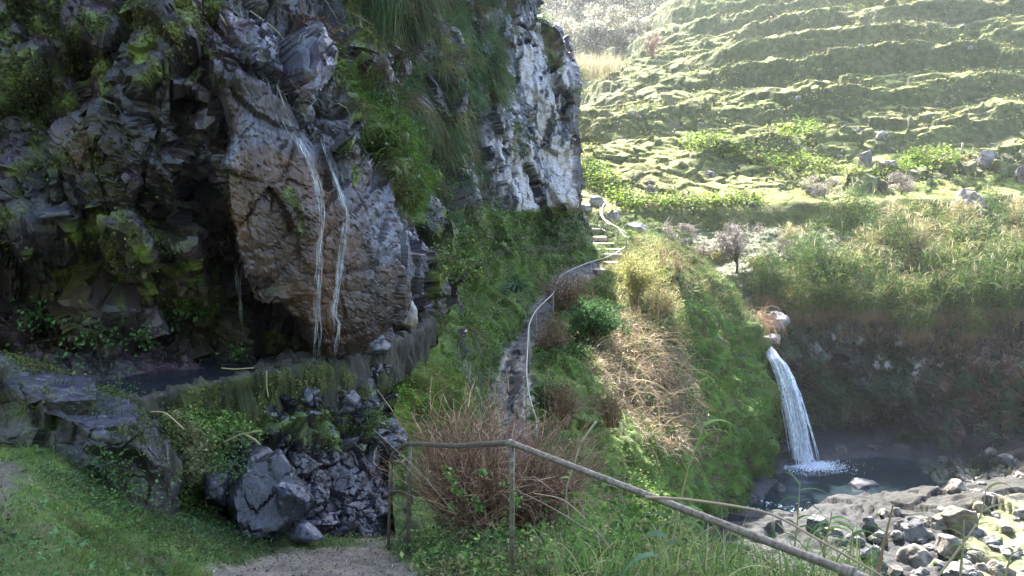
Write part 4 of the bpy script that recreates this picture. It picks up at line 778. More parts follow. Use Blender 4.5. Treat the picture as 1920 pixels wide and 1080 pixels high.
for a, b_, n, r, s, lb in ((355,578,60,.16,.11,"broad leaved glossy green plant alone in the dark alcove"),(375,520,9,.07,.09,"two small glossy sprigs above the broad leaved plant"),(120,600,170,.26,.06,"wide patch of green herb on the cliff left of the alcove plant"),(175,625,150,.24,.06,"green herb drooping at the right end of the wide patch"),(65,590,80,.16,.06,"green herb tuft left of the wide patch"),(262,632,60,.12,.05,"small herb tuft between the wide patch and the broad leaved plant"),(440,665,70,.14,.05,"low herb cushion on the cliff foot above the channel"),(8,695,30,.10,.06,"pale green sprig at the left frame edge above the boulder"),(345,575,1,.01,.01,"")):
    if lb: leafy("leafy_plant", lb, cliff.at(a, b_, .16), n, r, s, SUC if n < 100 else [(.05, .13, .03), (.07, .17, .04), (.04, .09, .03)])
# roots and canes hanging from the cliff
for k, (pts, r, lb) in enumerate([([(468,20),(520,60),(560,120),(600,190)], .012, "long bare root lying down the wet upper rock"),([(490,95),(508,130),(530,190),(545,240)], .009, "thin pale root left of the trickles on the upper rock"),([(712,60),(716,110),(730,160),(735,190)], .012, "pale dry stem hanging beside the grass seam"),([(742,85),(748,130),(755,185)], .014, "straight pale dry stem right of the hanging pair"),([(645,120),(680,150),(695,165)], .012, "bare twig crossing the top of the grass seam"),([(395,0),(420,40),(445,80)], .01, "thin root along the top edge of the wet rock")]):
    C = crom(np.array([cliff.at(a, b_, .12) for a, b_ in pts]), 24)[None]; V, Fc = tubes(C, np.full((1, 24), r), 5); tag(mesh("hanging_root", V, Fc, M_stem, np.tile([.28, .23, .17], (len(V), 1))), lb, "root")
# withered leaf heap caught on the upper cliff
c0 = cliff.at(585, 62, .25); m = 520; o_ = RNG.normal(size=(m, 3)) * [.22, .12, .15]; o_[:, 2] -= o_[:, 0] * .35; t = empty("withered_leaf_heap", c0, "heap of withered brown leaves and twigs caught on the upper cliff", "dead leaves")
V, Fc = leaves(c0 + o_, np.tile([.3, -.8, .4], (m, 1)), RNG.uniform(.04, .10, m), .45, .6, .9); mesh("leaves", V, Fc, M_straw, np.repeat(cvar(m, [(.11, .055, .04), (.07, .038, .03), (.16, .09, .06)], .3), 4, 0), parent=t)
m = 26; a_ = c0 + RNG.normal(size=(m, 3)) * [.3, .15, .2]; S = np.stack([a_, a_ + RNG.normal(size=(m, 3)) * .1, a_ + RNG.normal(size=(m, 3)) * .17 + [.05, 0, -.08]], 1); V, Fc = tubes(S, np.full((m, 3), .005), 4); mesh("twigs", V, Fc, M_stem, np.tile([.28, .20, .13], (len(V), 1)), parent=t)

on_leaves("wall_moss", "leafy moss on the face of the channel wall", lev, 9000, lev_moss * (np.arange(L_.shape[1]) < 6)[None] * (fbm(L_, 2.5, 3, 505) > -.15), .030, PM + [(.14, .18, .03)], .03, .9, .2, clump=2, cr=.03)
on_blades("wall_moss", "short moss strands hanging on the face of the channel wall", lev, 9000, lev_moss * (np.arange(L_.shape[1]) < 5)[None], .07, .006, 2.2, [(.09, .12, .025), (.14, .18, .03), (.06, .08, .02), (.10, .09, .04)], .1, .8, 3, .4)
# --- foreground turf
gx_, gy_ = fg.px, fg.py; gv = (gx_ > -60) & (gx_ < 1990) & (gy_ < 1130) & (gy_ > 800) & (fg.V[..., 1] < 8.3)
gn = fbm(fg.V, 1.8, 3, 510); T1 = [(.11, .19, .035), (.08, .15, .035), (.16, .24, .05), (.09, .13, .04), (.19, .19, .07)]
on_blades("turf", "short green turf on the bank and beside the dirt path", fg, 90000, gv * fg.grassm * sstep(-.7, .1, gn), .045, .006, .8, T1, 1, .5, 2, .5)
on_leaves("ground_cover", "tiny leaves of clover in the turf", fg, 42000, gv * fg.grassm * sstep(-.2, .4, -gn), .022, [(.06, .13, .035), (.09, .17, .05), (.10, .18, .07), (.10, .08, .04)], .02, .5, 1, clump=2, cr=.03)
on_leaves("leaf_litter", "dry straw and leaf bits on the dirt path", fg, 2600, gv * (fg.pathm + .15), .035, [(.24, .18, .11), (.12, .08, .05), (.34, .28, .18)], .008, .3, 1, asp=.25, mat=M_straw)
ditch = pmask(gx_, gy_, [(150,880),(330,960),(560,1010),(480,1050),(400,1050),(200,980)], 20)
on_blades("turf", "longer grass in the dip along the slanting boulder", fg, 9000, ditch * gv, .13, .008, 1.2, T1, 1, .4, 3, .6)
on_leaves("ground_cover", "broad low weeds in the dip along the slanting boulder", fg, 2600, ditch * gv * sstep(-.2, .3, gn), .028, [(.04, .09, .03), (.065, .12, .04)], .07, .3, 1, clump=4, cr=.05)
on_blades("turf_tufts", "taller rank tufts standing out of the turf", fg, 700, gv * fg.grassm * sstep(.05, .4, gn), .11, .007, 1.1, T1, 1, .4, 3, .6, tuft=16, tr=.025)
on_leaves("turf_weeds", "small rosettes of broad weeds in the turf", fg, 420, gv * fg.grassm, .04, [(.07, .14, .05), (.10, .19, .07)], .02, .3, 1, clump=9, cr=.03)
# green strip between boulders and rock bank
rx, ry = ret.px, ret.py; g1 = pmask(rx, ry, [(265,740),(330,760),(400,850),(410,960),(380,1000),(330,960),(335,860),(290,790)], 14) + .6 * pmask(rx, ry, [(330,765),(480,770),(500,800),(420,850),(360,820)], 20)
on_blades("bank_grass", "thin grass sliding down between the boulder and the black rocks", ret, 12000, g1, .12, .006, 1.4, T1, .8, .6, 3, .5)
on_leaves("bank_weeds", "small weeds between the boulder and the black rocks", ret, 7000, g1, .04, T1, .06, .6, .8, clump=3, cr=.04)
on_leaves("bank_weeds", "moss and small herbs in the cracks of the black rock bank", ret, 9000, ret.moss * sstep(-.2, .3, fbm(ret.V, 3, 3, 512)), .028, PM + [(.08, .16, .03)], .04, .8, .4, clump=2, cr=.03)
for a, b_, Y, n, r, s, lb in ((430,875,7.0,130,.13,.045,"green bush of small leaves left of the faceted boulder"),(200,872,5.75,110,.12,.045,"dull green bush hanging under the slanting boulder"),(235,925,5.72,120,.13,.045,"green bush spilling down to the turf below the boulder"),(175,758,6.3,110,.13,.035,"leafy cushion on the flat top of the slanting boulder"),(225,735,6.6,60,.10,.035,"leafy tuft at the back edge of the slanting boulder's top"),(140,740,6.6,50,.08,.03,"small pale tuft near the left of the boulder's top"),(260,770,6.1,25,.04,.025,"tiny weed at the right of the boulder's top"),(690,775,9.6,60,.12,.04,"green weed hanging on the broken wet rocks"),(610,800,8.7,60,.12,.035,"low weed under the bluish jutting block"),(1190,975,5.9,110,.20,.09,"broad yellow green weed right of the dry shrub"),(1130,1020,5.3,120,.22,.07,"leafy green weed at the foot of the dry shrub's right side"),(900,1020,6.0,70,.14,.05,"green sprouts at the foot of the dry shrub"),(840,1020,6.3,60,.12,.045,"dark green sprouts left at the foot of the dry shrub")):
    leafy("leafy_bush", lb, P(a, b_, Y), int(n * 1.8), r, s * .72, [(.045, .09, .028), (.06, .115, .035), (.085, .14, .04)] if a < 1100 else GR, (.1, -.5, .8), M_leaf, "bush")
b0 = P(55, 775, 6.15); m = 130; V, Fc, t_ = blades(b0 + RNG.normal(size=(m, 3)) * .03, unit(RNG.normal(size=(m, 3)) * .45 + [0, -.4, .8]), RNG.uniform(.12, .28, m), .008, 1.3, 4); tag(mesh("grass_tuft", V, Fc, M_leaf, np.repeat(cvar(m, [(.14, .19, .05), (.10, .16, .04)]), 10, 0)), "drooping grass tuft rooted in a crack of the slanting boulder", "grass")

# --- channel wall moss, bank, path slope
wx_, wy_ = mid.px, mid.py; mY = mid.V[..., 1]; mn = fbm(mid.V, 1.4, 3, 520)
mvis = (wx_ > 700) & (wx_ < 1470) & (mid.N * -mid.V).sum(-1).__gt__(-1.5)
G2 = [(.08, .15, .03), (.11, .19, .035), (.06, .11, .025), (.14, .21, .04), (.15, .14, .05)]
on_blades("bank_grass", "short moss and grass over the bank between channel and path", mid, 52000, mvis * mid.grassm * (wx_ < 1260) * sstep(-.7, .0, mn), .10, .009, 1.1, G2, .7, .6, 2, .5)
on_leaves("bank_weeds", "small leaves over the bank and the slope", mid, 26000, mvis * mid.grassm * (wx_ < 1280) * sstep(-.3, .4, -mn), .045, G2, .06, .6, .7, clump=3, cr=.06)
face = pmask(wx_, wy_, [(735,690),(880,690),(880,820),(740,830)], 12) + .5 * pmask(wx_, wy_, [(860,600),(930,640),(940,800),(880,800)], 14)
on_blades("bank_grass", "yellow green moss hanging on the wall below the channel bend", mid, 16000, face, .14, .007, 2.4, [(.12, .17, .03), (.16, .22, .035), (.08, .12, .025)], .2, .8, 4, .3)
spurm = pmask(wx_, wy_, [(1255,455),(1340,470),(1430,570),(1500,790),(1480,980),(1330,1010),(1290,850),(1290,700)], 12)
on_blades("spur_moss", "long green moss and grass hanging on the spur above the gorge", mid, 52000, np.maximum(spurm, (wx_ > 1235) * (mY > 17)) * sstep(-.55, .05, mn), .19, .010, 2.2, [(.06, .13, .02), (.09, .17, .025), (.05, .09, .02), (.12, .15, .04)], .2, .8, 4, .35)
on_leaves("spur_moss", "small leaves on the spur above the gorge", mid, 12000, spurm, .06, [(.06, .13, .02), (.08, .16, .03), (.08, .07, .03)], .1, .8, .4, clump=3, cr=.08)
spe = pmask(wx_, wy_, [(1290,460),(1350,520),(1420,610),(1400,640),(1330,570),(1270,500)], 9); on_blades("spur_grass", "dry brown and green grass along the crest of the spur", mid, 6000, spe, .35, .010, 1.2, RU + G2, .9, .4, 4, .5)
dead = pmask(wx_, wy_, [(1105,600),(1180,590),(1262,640),(1300,760),(1300,830),(1250,860),(1200,800),(1150,740),(1110,680)], 34)
on_blades("dead_reeds", "fallen mass of bleached dead reed leaves on the slope", mid, 8500, dead, .34, .016, 1.7, [(.36, .27, .20), (.30, .21, .16), (.44, .36, .29), (.20, .13, .09)], .5, .8, 5, 1.0, mat=M_straw, dirv=(.3, -.1, 0))
on_leaves("dead_reeds", "curled dead leaf bits over the dead reed mass", mid, 1000, dead, .10, [(.36, .27, .22), (.44, .36, .30), (.22, .15, .12)], .18, .7, .5, clump=3, cr=.1, asp=.22, mat=M_straw)
on_blades("dead_reeds", "thin bleached stalks through the dead reed mass", mid, 900, dead, .95, .012, 1.0, ST, .6, .8, 5, .9, mat=M_straw)
def twiggy(name, label, px, py, Y, h, w_, n, pal, leafpal=None, nl=0, ls=.03, cat="shrub", group=None, r=.008, lean=(0, 0, 0), mat=None, curl=.12):
    """a shrub: stems fanning from the root, forking into twigs, with leaves near their ends"""
    b = P(px, py, Y); t = empty(name, b, label, cat, group); k = 9; th = RNG.uniform(0, 6.28, n); rr = np.sqrt(RNG.random(n)); tip = np.stack([np.cos(th) * rr * w_ / 2, np.sin(th) * rr * w_ / 2 * .8, h * RNG.uniform(.65, 1.05, n) * (1 - .35 * rr ** 2)], -1) + np.array(lean)
    u = np.linspace(0, 1, k)[None, :, None]; root = RNG.normal(size=(n, 3)) * np.array([w_, w_, 0]) * .06; C = b + root[:, None] * (1 - u) + tip[:, None] * np.concatenate([u[..., :1] ** 1.25, u[..., :1] ** 1.25, u[..., :1] ** .85], -1)
    C = C + np.cumsum(RNG.normal(size=(n, k, 3)), 1) * curl * .12 * h * u
    V, Fc = tubes(C, np.broadcast_to(r * (1.15 - u[..., 0]), (n, k)).copy(), 4); mesh("stems", V, Fc, M_stem, np.repeat(cvar(n, pal, .25), k * 4, 0), parent=t)
    m = n * 3; i = RNG.integers(0, n, m); j = RNG.integers(3, k, m); a = C[i, j]; d = unit(C[i, j] - C[i, j - 2] + RNG.normal(size=(m, 3)) * .35 * h * .3); L = h * RNG.uniform(.08, .28, (m, 1)); S = np.stack([a, a + d * L * .5 + RNG.normal(size=(m, 3)) * .02, a + d * L + RNG.normal(size=(m, 3)) * .04], 1)
    V, Fc = tubes(S, np.tile([r * .5, r * .4, r * .25], (m, 1)), 3); mesh("twigs", V, Fc, M_stem, np.repeat(cvar(m, pal, .3), 9, 0), parent=t)
    if nl:
        i = RNG.integers(0, m, nl); q = S[i, RNG.integers(1, 3, nl)] + RNG.normal(size=(nl, 3)) * .03 * h; V, Fc = leaves(q, np.tile([0, -.4, .7], (nl, 1)), ls * RNG.uniform(.5, 1.4, nl), .5, .4, .8); mesh("leaves", V, Fc, mat or M_leaf, np.repeat(cvar(nl, leafpal, .25), 4, 0), parent=t)
    return t
TAN = [(.25, .15, .10), (.32, .21, .14), (.18, .10, .07), (.36, .27, .19)]
twiggy("dry_shrub", "big leafless brown shrub of dense upright stems behind the handrail", 885, 1028, 7.35, 1.4, 1.25, 560, [(.32, .18, .11), (.42, .27, .17), (.22, .12, .08), (.46, .33, .23)], [(.26, .14, .10), (.34, .21, .15), (.20, .11, .08)], 3800, .022, r=.0085, mat=M_straw, curl=.35)
twiggy("dry_shrub", "reddish twiggy shrub spreading right of the middle handrail post", 995, 1015, 7.5, 1.25, 1.4, 340, TAN[:3], [(.28, .15, .11), (.36, .22, .17)], 3400, .022, r=.006, mat=M_straw, lean=(.18, 0, 0), curl=.35)
for k in range(16):
    q = P(RNG.uniform(830, 975), RNG.uniform(880, 1030), 6.85); leafy("sprout", "fresh green sprout on a stem of the dry shrub", q, 14, .03, .05, [(.10, .24, .04), (.14, .30, .06)], group="green sprouts in the dry shrub", stems=4)
BR = [(.24, .16, .10), (.30, .21, .13), (.16, .10, .06)]
twiggy("dry_shrub", "tan twiggy shrub growing over the lower path's right edge", 1062, 600, 19, 1.25, 1.5, 170, BR, BR, 2200, .05, r=.009, mat=M_straw)
twiggy("dry_shrub", "brown dead fern bush beside the railing's long bend", 1035, 690, 16, 1.1, .75, 120, BR, BR, 1500, .045, r=.008, mat=M_straw)
twiggy("dry_shrub", "low brown fern bush beside the bottom of the railing", 1058, 800, 12.2, .75, .6, 110, BR, BR, 1300, .035, r=.006, mat=M_straw)
twiggy("dry_shrub", "grey brown twigs tangled below the dead reeds", 1145, 800, 12.3, .7, .9, 110, BR, BR, 700, .03, r=.006, mat=M_straw)
twiggy("green_shrub", "dense dark green leafy shrub right of the lower path", 1118, 655, 17, 1.15, 1.15, 90, [(.10, .10, .05)], [(.04, .10, .03), (.06, .14, .04), (.08, .17, .05)], 6500, .06)
twiggy("green_shrub", "small green bush left of the bleached dead reeds", 1075, 700, 15.5, .6, .8, 60, [(.10, .10, .05)], [(.05, .11, .03), (.07, .14, .04)], 2600, .05)
twiggy("green_shrub", "low green bush right of the railing's lowest stretch", 1030, 770, 12.6, .5, .7, 60, [(.10, .10, .05)], [(.04, .10, .03), (.07, .14, .03)], 3000, .035)
YG = [(.28, .33, .08), (.42, .42, .14), (.52, .46, .22), (.18, .22, .06)]
twiggy("sunlit_shrub", "sunlit yellow green shrub below the stone steps", 1195, 570, 20, 1.3, 1.3, 120, ST, YG, 5200, .05)
twiggy("sunlit_shrub", "sunlit pale shrub on the edge of the drop above the dead reeds", 1235, 620, 19, 1.2, 1.0, 120, ST, YG + ST, 3200, .045, mat=M_straw)
twiggy("sunlit_shrub", "low bright grassy shrub touching the lowest stone step", 1170, 530, 22, .5, 1.3, 90, ST, YG, 3200, .045)
sunm = pmask(wx_, wy_, [(1130,500),(1200,440),(1270,470),(1285,560),(1280,640),(1200,620),(1150,560)], 12); on_blades("spur_grass", "sunlit pale grass on top of the spur", mid, 9000, sunm, .26, .010, 1.0, YG + ST, .9, .4, 3, .5)
for a, b_, lb in ((1240,520,"brown dried stalk on the spur, left of the pair"),(1268,520,"brown dried stalk on the spur, right of the pair"),(1255,540,"short brown dried stalk between the taller pair")):
    twiggy("dried_stalk", lb, a, b_, 21.2, .75 if "short" not in lb else .45, .14, 12, RU, RU, 260, .04, cat="stalk", mat=M_straw)
# agapanthus-like clumps
def strap(name, label, px, py, Y, n, L, w_, pal, cat="plant", up=.9, dr=1.5, spread=.6):
    b = P(px, py, Y); d = unit(np.concatenate([RNG.normal(size=(n, 2)) * spread, np.full((n, 1), up)], 1)); V, Fc, t = blades(b + RNG.normal(size=(n, 3)) * .04, d, L * RNG.uniform(.6, 1.15, n), w_, dr, 6); return tag(mesh(name, V, Fc, M_gloss, np.repeat(cvar(n, pal, .2), 14, 0)), label, cat)
strap("strap_leaf_plant", "large clump of dark strap shaped leaves on the bank above the path", 968, 545, 18.0, 130, .62, .035, [(.04, .09, .03), (.06, .12, .04), (.03, .07, .03)])
strap("strap_leaf_plant", "small clump of strap shaped leaves under the channel wall", 932, 590, 16.5, 45, .42, .03, [(.06, .12, .03), (.10, .16, .05)])
strap("strap_leaf_plant", "sparse yellowing strap leaves beside the path below the small clump", 928, 585, 15.2, 26, .35, .03, [(.14, .17, .05)], up=.7)

# --- foreground reeds, canes and tall grass by the handrail
fgr = pmask(gx_, gy_, [(1050,1000),(1560,1010),(1990,1080),(1990,1400),(1000,1400),(980,1060)], 20)
on_blades("tall_grass", "tall mixed grass behind the handrail above the drop", fg, 4200, fgr * (fg.V[..., 1] > 4.2) * (fg.V[..., 1] < 7.5), .42, .012, 1.1, [(.10, .17, .04), (.14, .20, .06), (.22, .22, .10), (.07, .11, .04), (.32, .26, .16)], 1, .2, 6, .35)
on_leaves("ground_cover", "low herbs on the ground behind the handrail", fg, 5000, (fgr + .6 * pmask(gx_, gy_, [(780,1010),(1100,1000),(1100,1100),(780,1090)], 15)) * gv, .05, T1, .12, .4, 1, clump=3, cr=.06)
def cane(label, pts, n, L, pal, r=.008, w_=.028, seg=30, stalk=(.30, .27, .14), name="reed_shoot"):
    C = curve([P(*q) for q in pts], seg); t = empty(name, C[0], label, "reed"); V, Fc = tubes(C[None], np.linspace(r, r * .35, seg)[None], 6); mesh("stalk", V, Fc, M_stem, np.tile(stalk, (len(V), 1)), parent=t)
    for k in range(n):
        i = int(seg * (.25 + .74 * (k + .5) / n)) if n else 0; b = C[min(i, seg - 1)][None]; s = 1 if k % 2 else -1
        V, Fc, tt = blades(b, unit(np.array([[s * RNG.uniform(.5, 1), RNG.uniform(-.5, .2), RNG.uniform(.3, 1.1)]])), L * RNG.uniform(.7, 1.2), w_ * RNG.uniform(.7, 1.2), RNG.uniform(.7, 1.6), 8); mesh("leaf", V, Fc, M_leaf, np.repeat(cvar(1, pal, .15), 18, 0), parent=t)
    return t
RG = [(.12, .22, .05), (.18, .28, .08), (.09, .16, .05)]; RP = [(.34, .32, .16), (.28, .30, .12)]
cane("tall green reed shoot with arching leaves above the middle of the handrail", [(1255,1040,4.6),(1272,960,4.6),(1290,880,4.6),(1322,790,4.6)], 10, .34, RG)
cane("reed shoot with a large grey green drooping leaf below the tall green one", [(1215,1080,4.4),(1245,1020,4.4),(1262,960,4.4)], 5, .36, [(.14, .22, .14), (.12, .2, .10)], w_=.05)
cane("half dry reed shoot rising in front of the outflow stream", [(1488,1040,4.8),(1495,980,4.8),(1500,905,4.8)], 9, .20, RG + RP, w_=.016)
cane("low bright reed shoot left of the dark shore rocks", [(1545,1040,4.6),(1552,1000,4.6),(1560,960,4.6)], 7, .20, RG, w_=.02)
cane("bright two leaved reed shoot under the fallen cane", [(1590,1075,4.2),(1596,1020,4.2),(1600,985,4.2)], 6, .22, RG, w_=.024)
cane("slanting pale reed with a withered tuft in the bottom right corner", [(1735,1110,4.2),(1790,1040,4.2),(1835,975,4.2),(1850,915,4.2)], 8, .22, RP, stalk=(.34, .30, .18), w_=.016)
cane("upright green reed beside the lichen spotted boulder", [(1800,1085,4.2),(1805,1030,4.2),(1808,975,4.2)], 6, .18, RG, w_=.014)
cane("short reed at the right frame edge near the bottom", [(1880,1100,4.2),(1890,1060,4.2),(1900,1030,4.2)], 5, .16, RG, w_=.016)
cane("pale arching dead stalk right of the dry shrub", [(1118,790,6.6),(1090,830,6.6),(1075,875,6.6),(1062,920,6.6),(1068,980,6.6)], 1, .15, RP, stalk=(.40, .36, .24), r=.011)
cane("thin green stalk standing where the railing ends", [(1012,850,9.0),(1010,800,9.0),(1008,765,9.0)], 6, .28, RG, w_=.02)
cane("long dead stem leaning left across the lower dry shrub", [(1180,1060,5.6),(1110,1000,5.6),(1030,950,5.6),(960,915,5.6)], 0, .1, RP, stalk=(.26, .19, .14), r=.008, name="dead_stem")
cane("second dead stem leaning over the weeds beside the dry shrub", [(1170,1080,5.2),(1130,1010,5.2),(1060,940,5.2),(1000,925,5.2)], 0, .1, RP, stalk=(.34, .25, .17), r=.009, name="dead_stem")
cane("dead stem poking up left of the dry shrub to the handrail", [(850,960,6.9),(800,900,6.9),(760,860,6.9),(700,805,6.9)], 0, .1, RP, stalk=(.30, .26, .2), r=.007, name="dead_stem")
t = cane("long dry cane fallen alongside the handrail", [(1210,932,3.8),(1300,938,3.7),(1440,962,3.5),(1540,1015,3.3),(1650,1078,3.1),(1760,1150,2.9)], 0, .1, RP, stalk=(.30, .22, .15), r=.0085, name="fallen_cane")
t["category"] = "cane"
t = cane("upright broken brown stick beside the end of the handrail", [(1640,1110,3.3),(1655,1030,3.3),(1675,945,3.3)], 0, .1, RP, stalk=(.24, .15, .09), r=.0095, name="broken_stick"); t["category"] = "stick"
m = 1500; bq = np.stack([P(a, b_, Y) for a, b_, Y in zip(RNG.uniform(1040, 1640, m), RNG.uniform(1060, 1180, m), RNG.uniform(4.3, 5.6, m))]); d = unit(RNG.normal(size=(m, 3)) * .35 + UPV); V, Fc, tt = blades(bq, d, RNG.uniform(.2, .5, m), .013, 1.2, 7)
stuff("tall_grass", "clumped reed grass along the lower handrail", V, Fc, np.repeat(cvar(m, RG + RP, .25), 16, 0))
for k, (a, b_, Y, r, lb) in enumerate([([(280,772),(310,775),(345,805)], 0, 7.2, .01, "curved yellow straw beside the slanting boulder"), ([(418,830),(450,815),(490,808)], 0, 7.9, .009, "straight dry stalk lying on the rock bank"), ([(460,815),(478,825),(488,835)], 0, 7.9, .014, "pale dry leaf crossing the stalk on the rock bank"),([(500,695),(500,720),(503,745)], 0, 8.4, .008, "thin upright twig standing on the channel wall"),([(415,690),(440,692),(475,690)], 0, 8.2, .007, "long pale grass stem lying over the channel")]):
    C = crom(np.array([P(x_, y_, Y) for x_, y_ in a]), 16)[None]; V, Fc = tubes(C, np.full((1, 16), r), 5); tag(mesh("dry_stalk", V, Fc, M_stem, np.tile([.36, .30, .14], (len(V), 1))), lb, "stalk")

# --- reeds above the gorge
def reed_clump(seed, h, w_, skirt, pal, npl):
    t = empty("reed_clump", (0, 0, 0), "dense clump of giant reeds on the rim above the gorge wall", "reeds", "giant reeds along the gorge rim"); t.location = (0, 0, 0)
    n = 26; b = np.concatenate([RNG.normal(size=(n, 2)) * w_ * .30, np.zeros((n, 1))], 1); k = 7; u = np.linspace(0, 1, k)[None, :, None]; ln = RNG.uniform(.7, 1.1, (n, 1, 1)) * h; lean = RNG.normal(size=(n, 1, 3)) * .16
    C = b[:, None] + u * ln * UPV + lean * (u ** 2) * ln; V, Fc = tubes(C, np.broadcast_to(.014 * (1.1 - .7 * u[..., 0]), (n, k)).copy(), 4); mesh("stems", V, Fc, M_stem, np.repeat(cvar(n, [(.30, .27, .13), (.36, .30, .18), (.16, .18, .07)], .2), k * 4, 0), parent=t)
    m = 820; i = RNG.integers(0, n, m); j = RNG.uniform(0.05, .98, m) ** .8; q = b[i] + RNG.normal(size=(m, 3)) * [.14, .14, 0] + UPV * (ln[i, 0] * j[:, None]) + lean[i, 0] * (j[:, None] ** 2) * ln[i, 0]
    d = unit(np.stack([RNG.normal(size=m), RNG.normal(size=m), RNG.uniform(.5, 1.6, m)], -1)); V, Fc, tt = blades(q, d, RNG.uniform(.35, .85, m), .036, RNG.uniform(.9, 2.2, m), 5)
    mesh("leaves", V, Fc, M_leaf, np.repeat(cvar(m, pal, .2), 12, 0), parent=t)
    m = npl; i = RNG.integers(0, n, m); q = (C[i, -1]) + RNG.normal(size=(m, 3)) * .05; V, Fc, tt = blades(q, unit(RNG.normal(size=(m, 3)) * .4 + UPV), RNG.uniform(.2, .5, m), .022, 1.0, 4); mesh("plumes", V, Fc, M_straw, np.repeat(cvar(m, [(.46, .40, .22), (.52, .46, .30)], .2), 10, 0), parent=t)
    if skirt:
        m = 620; q = np.stack([RNG.normal(size=m) * w_ * .32, RNG.normal(size=m) * .2 - .15, RNG.uniform(-.1, .45, m)], -1); V, Fc, tt = blades(q, unit(np.stack([RNG.normal(size=m) * .6, -np.abs(RNG.normal(size=m)) - .3, RNG.uniform(-.2, .8, m)], -1)), RNG.uniform(.3, .75, m), .018, 3.0, 6); mesh("dry_skirt", V, Fc, M_straw, np.repeat(cvar(m, RU, .2), 14, 0), parent=t)
    return t
DKG = [(.04, .085, .02), (.06, .12, .025), (.09, .16, .03), (.05, .08, .03)]; MXG = [(.08, .13, .03), (.12, .19, .035), (.24, .22, .07), (.05, .09, .025)]; STW = [(.28, .26, .12), (.36, .31, .17), (.14, .18, .06), (.22, .17, .10)]
PR = [reed_clump(1, 1.9, 1.5, True, DKG, 40), reed_clump(2, 1.5, 1.3, True, MXG, 120), reed_clump(3, 2.3, 1.5, False, DKG, 30), reed_clump(4, 1.7, 1.1, False, STW, 220), reed_clump(5, 2.0, 1.5, False, MXG, 90)]; used = set()
def put(protos, k, pos, s, rz, label=None, group=None):
    pr_ = protos[k]; o = pr_ if pr_.name not in used else copy_tree(pr_); used.add(pr_.name); o.location = tuple(float(v) for v in pos); o.scale = (s, s, s); o.rotation_euler = (0, 0, rz)
    if label: o["label"] = label
    return o
k = 0
for py0, Yr, xs, kinds in ((592, None, (1450, 1500, 1560, 1600, 1650, 1700, 1742, 1790, 1835, 1880, 1925, 1975, 2030), (0, 1)), (630, None, (1712, 1808, 1830, 1990), (1, 1)), (575, None, range(1465, 2080, 58), (1, 0)), (548, None, range(1425, 2080, 52), (4, 2)), (500, None, range(1450, 2080, 55), (2, 3, 4, 2, 3)), (462, None, range(1480, 2080, 60), (3, 4, 3, 2))):
    for a in xs:
        if RNG.random() < .12: continue
        yy = py0 + RNG.uniform(-12, 12) - (30 if a < 1480 and py0 > 590 else 0); aa = a + RNG.uniform(-14, 14); q = gw.at(aa, yy)
        s = RNG.uniform(.6, 1.0) * (.75 if aa < 1500 else 1) * (.7 if py0 >= 630 else 1); put(PR, kinds[k % len(kinds)], q, s, RNG.uniform(-.5, .5)); k += 1
ux, uy = gw.px, gw.py; on_blades("rim_grass", "grass on the flat ground behind the spur", gw, 9000, (ux > 1150) * (ux < 1560) * (uy > 390) * (uy < 600) * (gw.V[..., 1] > 26.5), .16, .02, .9, [(.08, .12, .03), (.12, .15, .04), (.17, .16, .07)], 1, .3, 3, .5); rim = pmask(ux, uy, [(1420,560),(1990,580),(1990,640),(1850,680),(1700,640),(1500,625),(1420,620)], 14)
on_blades("dry_grass", "rusty dead grass hanging over the rim of the gorge wall", gw, 4200, rim, .5, .018, 3.0, RU + [(.30, .22, .16)], .1, .9, 6, .35, mat=M_straw)
wl = (uy > 610) * (uy < 900) * (ux > 1430) * (ux < 1990)
on_leaves("wall_herbs", "dark herbs clinging to the shaded gorge wall", gw, 5500, wl * (gw.grn + .12), .09, [(.04, .07, .03), (.06, .09, .04), (.03, .05, .025)], .15, .8, .4, clump=2, cr=.1)
for a, b_, lb in ((1610,775,"pale dead leaf spray hanging in the middle of the gorge wall"),(1560,690,"small dead leaf spray left of the white flecked rock"),(1500,690,"dim fern frond beside the top of the waterfall")):
    q = gw.at(a, b_, .2); m = 90; V, Fc = leaves(q + RNG.normal(size=(m, 3)) * [.45, .15, .28], np.tile([0, -.7, .5], (m, 1)), RNG.uniform(.08, .2, m), .3, .3, .5); tag(mesh("leaf_spray", V, Fc, M_straw, np.repeat(cvar(m, [(.22, .16, .13), (.16, .13, .11)], .2), 4, 0)), lb, "leaves")
m = 240; q = P(1425, 600, 24.8) + RNG.normal(size=(m, 3)) * [.18, .2, .12]; V, Fc, tt = blades(q, unit(RNG.normal(size=(m, 3)) * .5 + [0, -.3, .2]), RNG.uniform(.5, 1.6, m), .02, 3, 8); tag(mesh("hanging_roots", V, Fc, M_straw, np.repeat(cvar(m, [(.28, .16, .09), (.38, .28, .2)], .2), 18, 0)), "tangle of rusty roots hanging left of the waterfall lip", "roots")

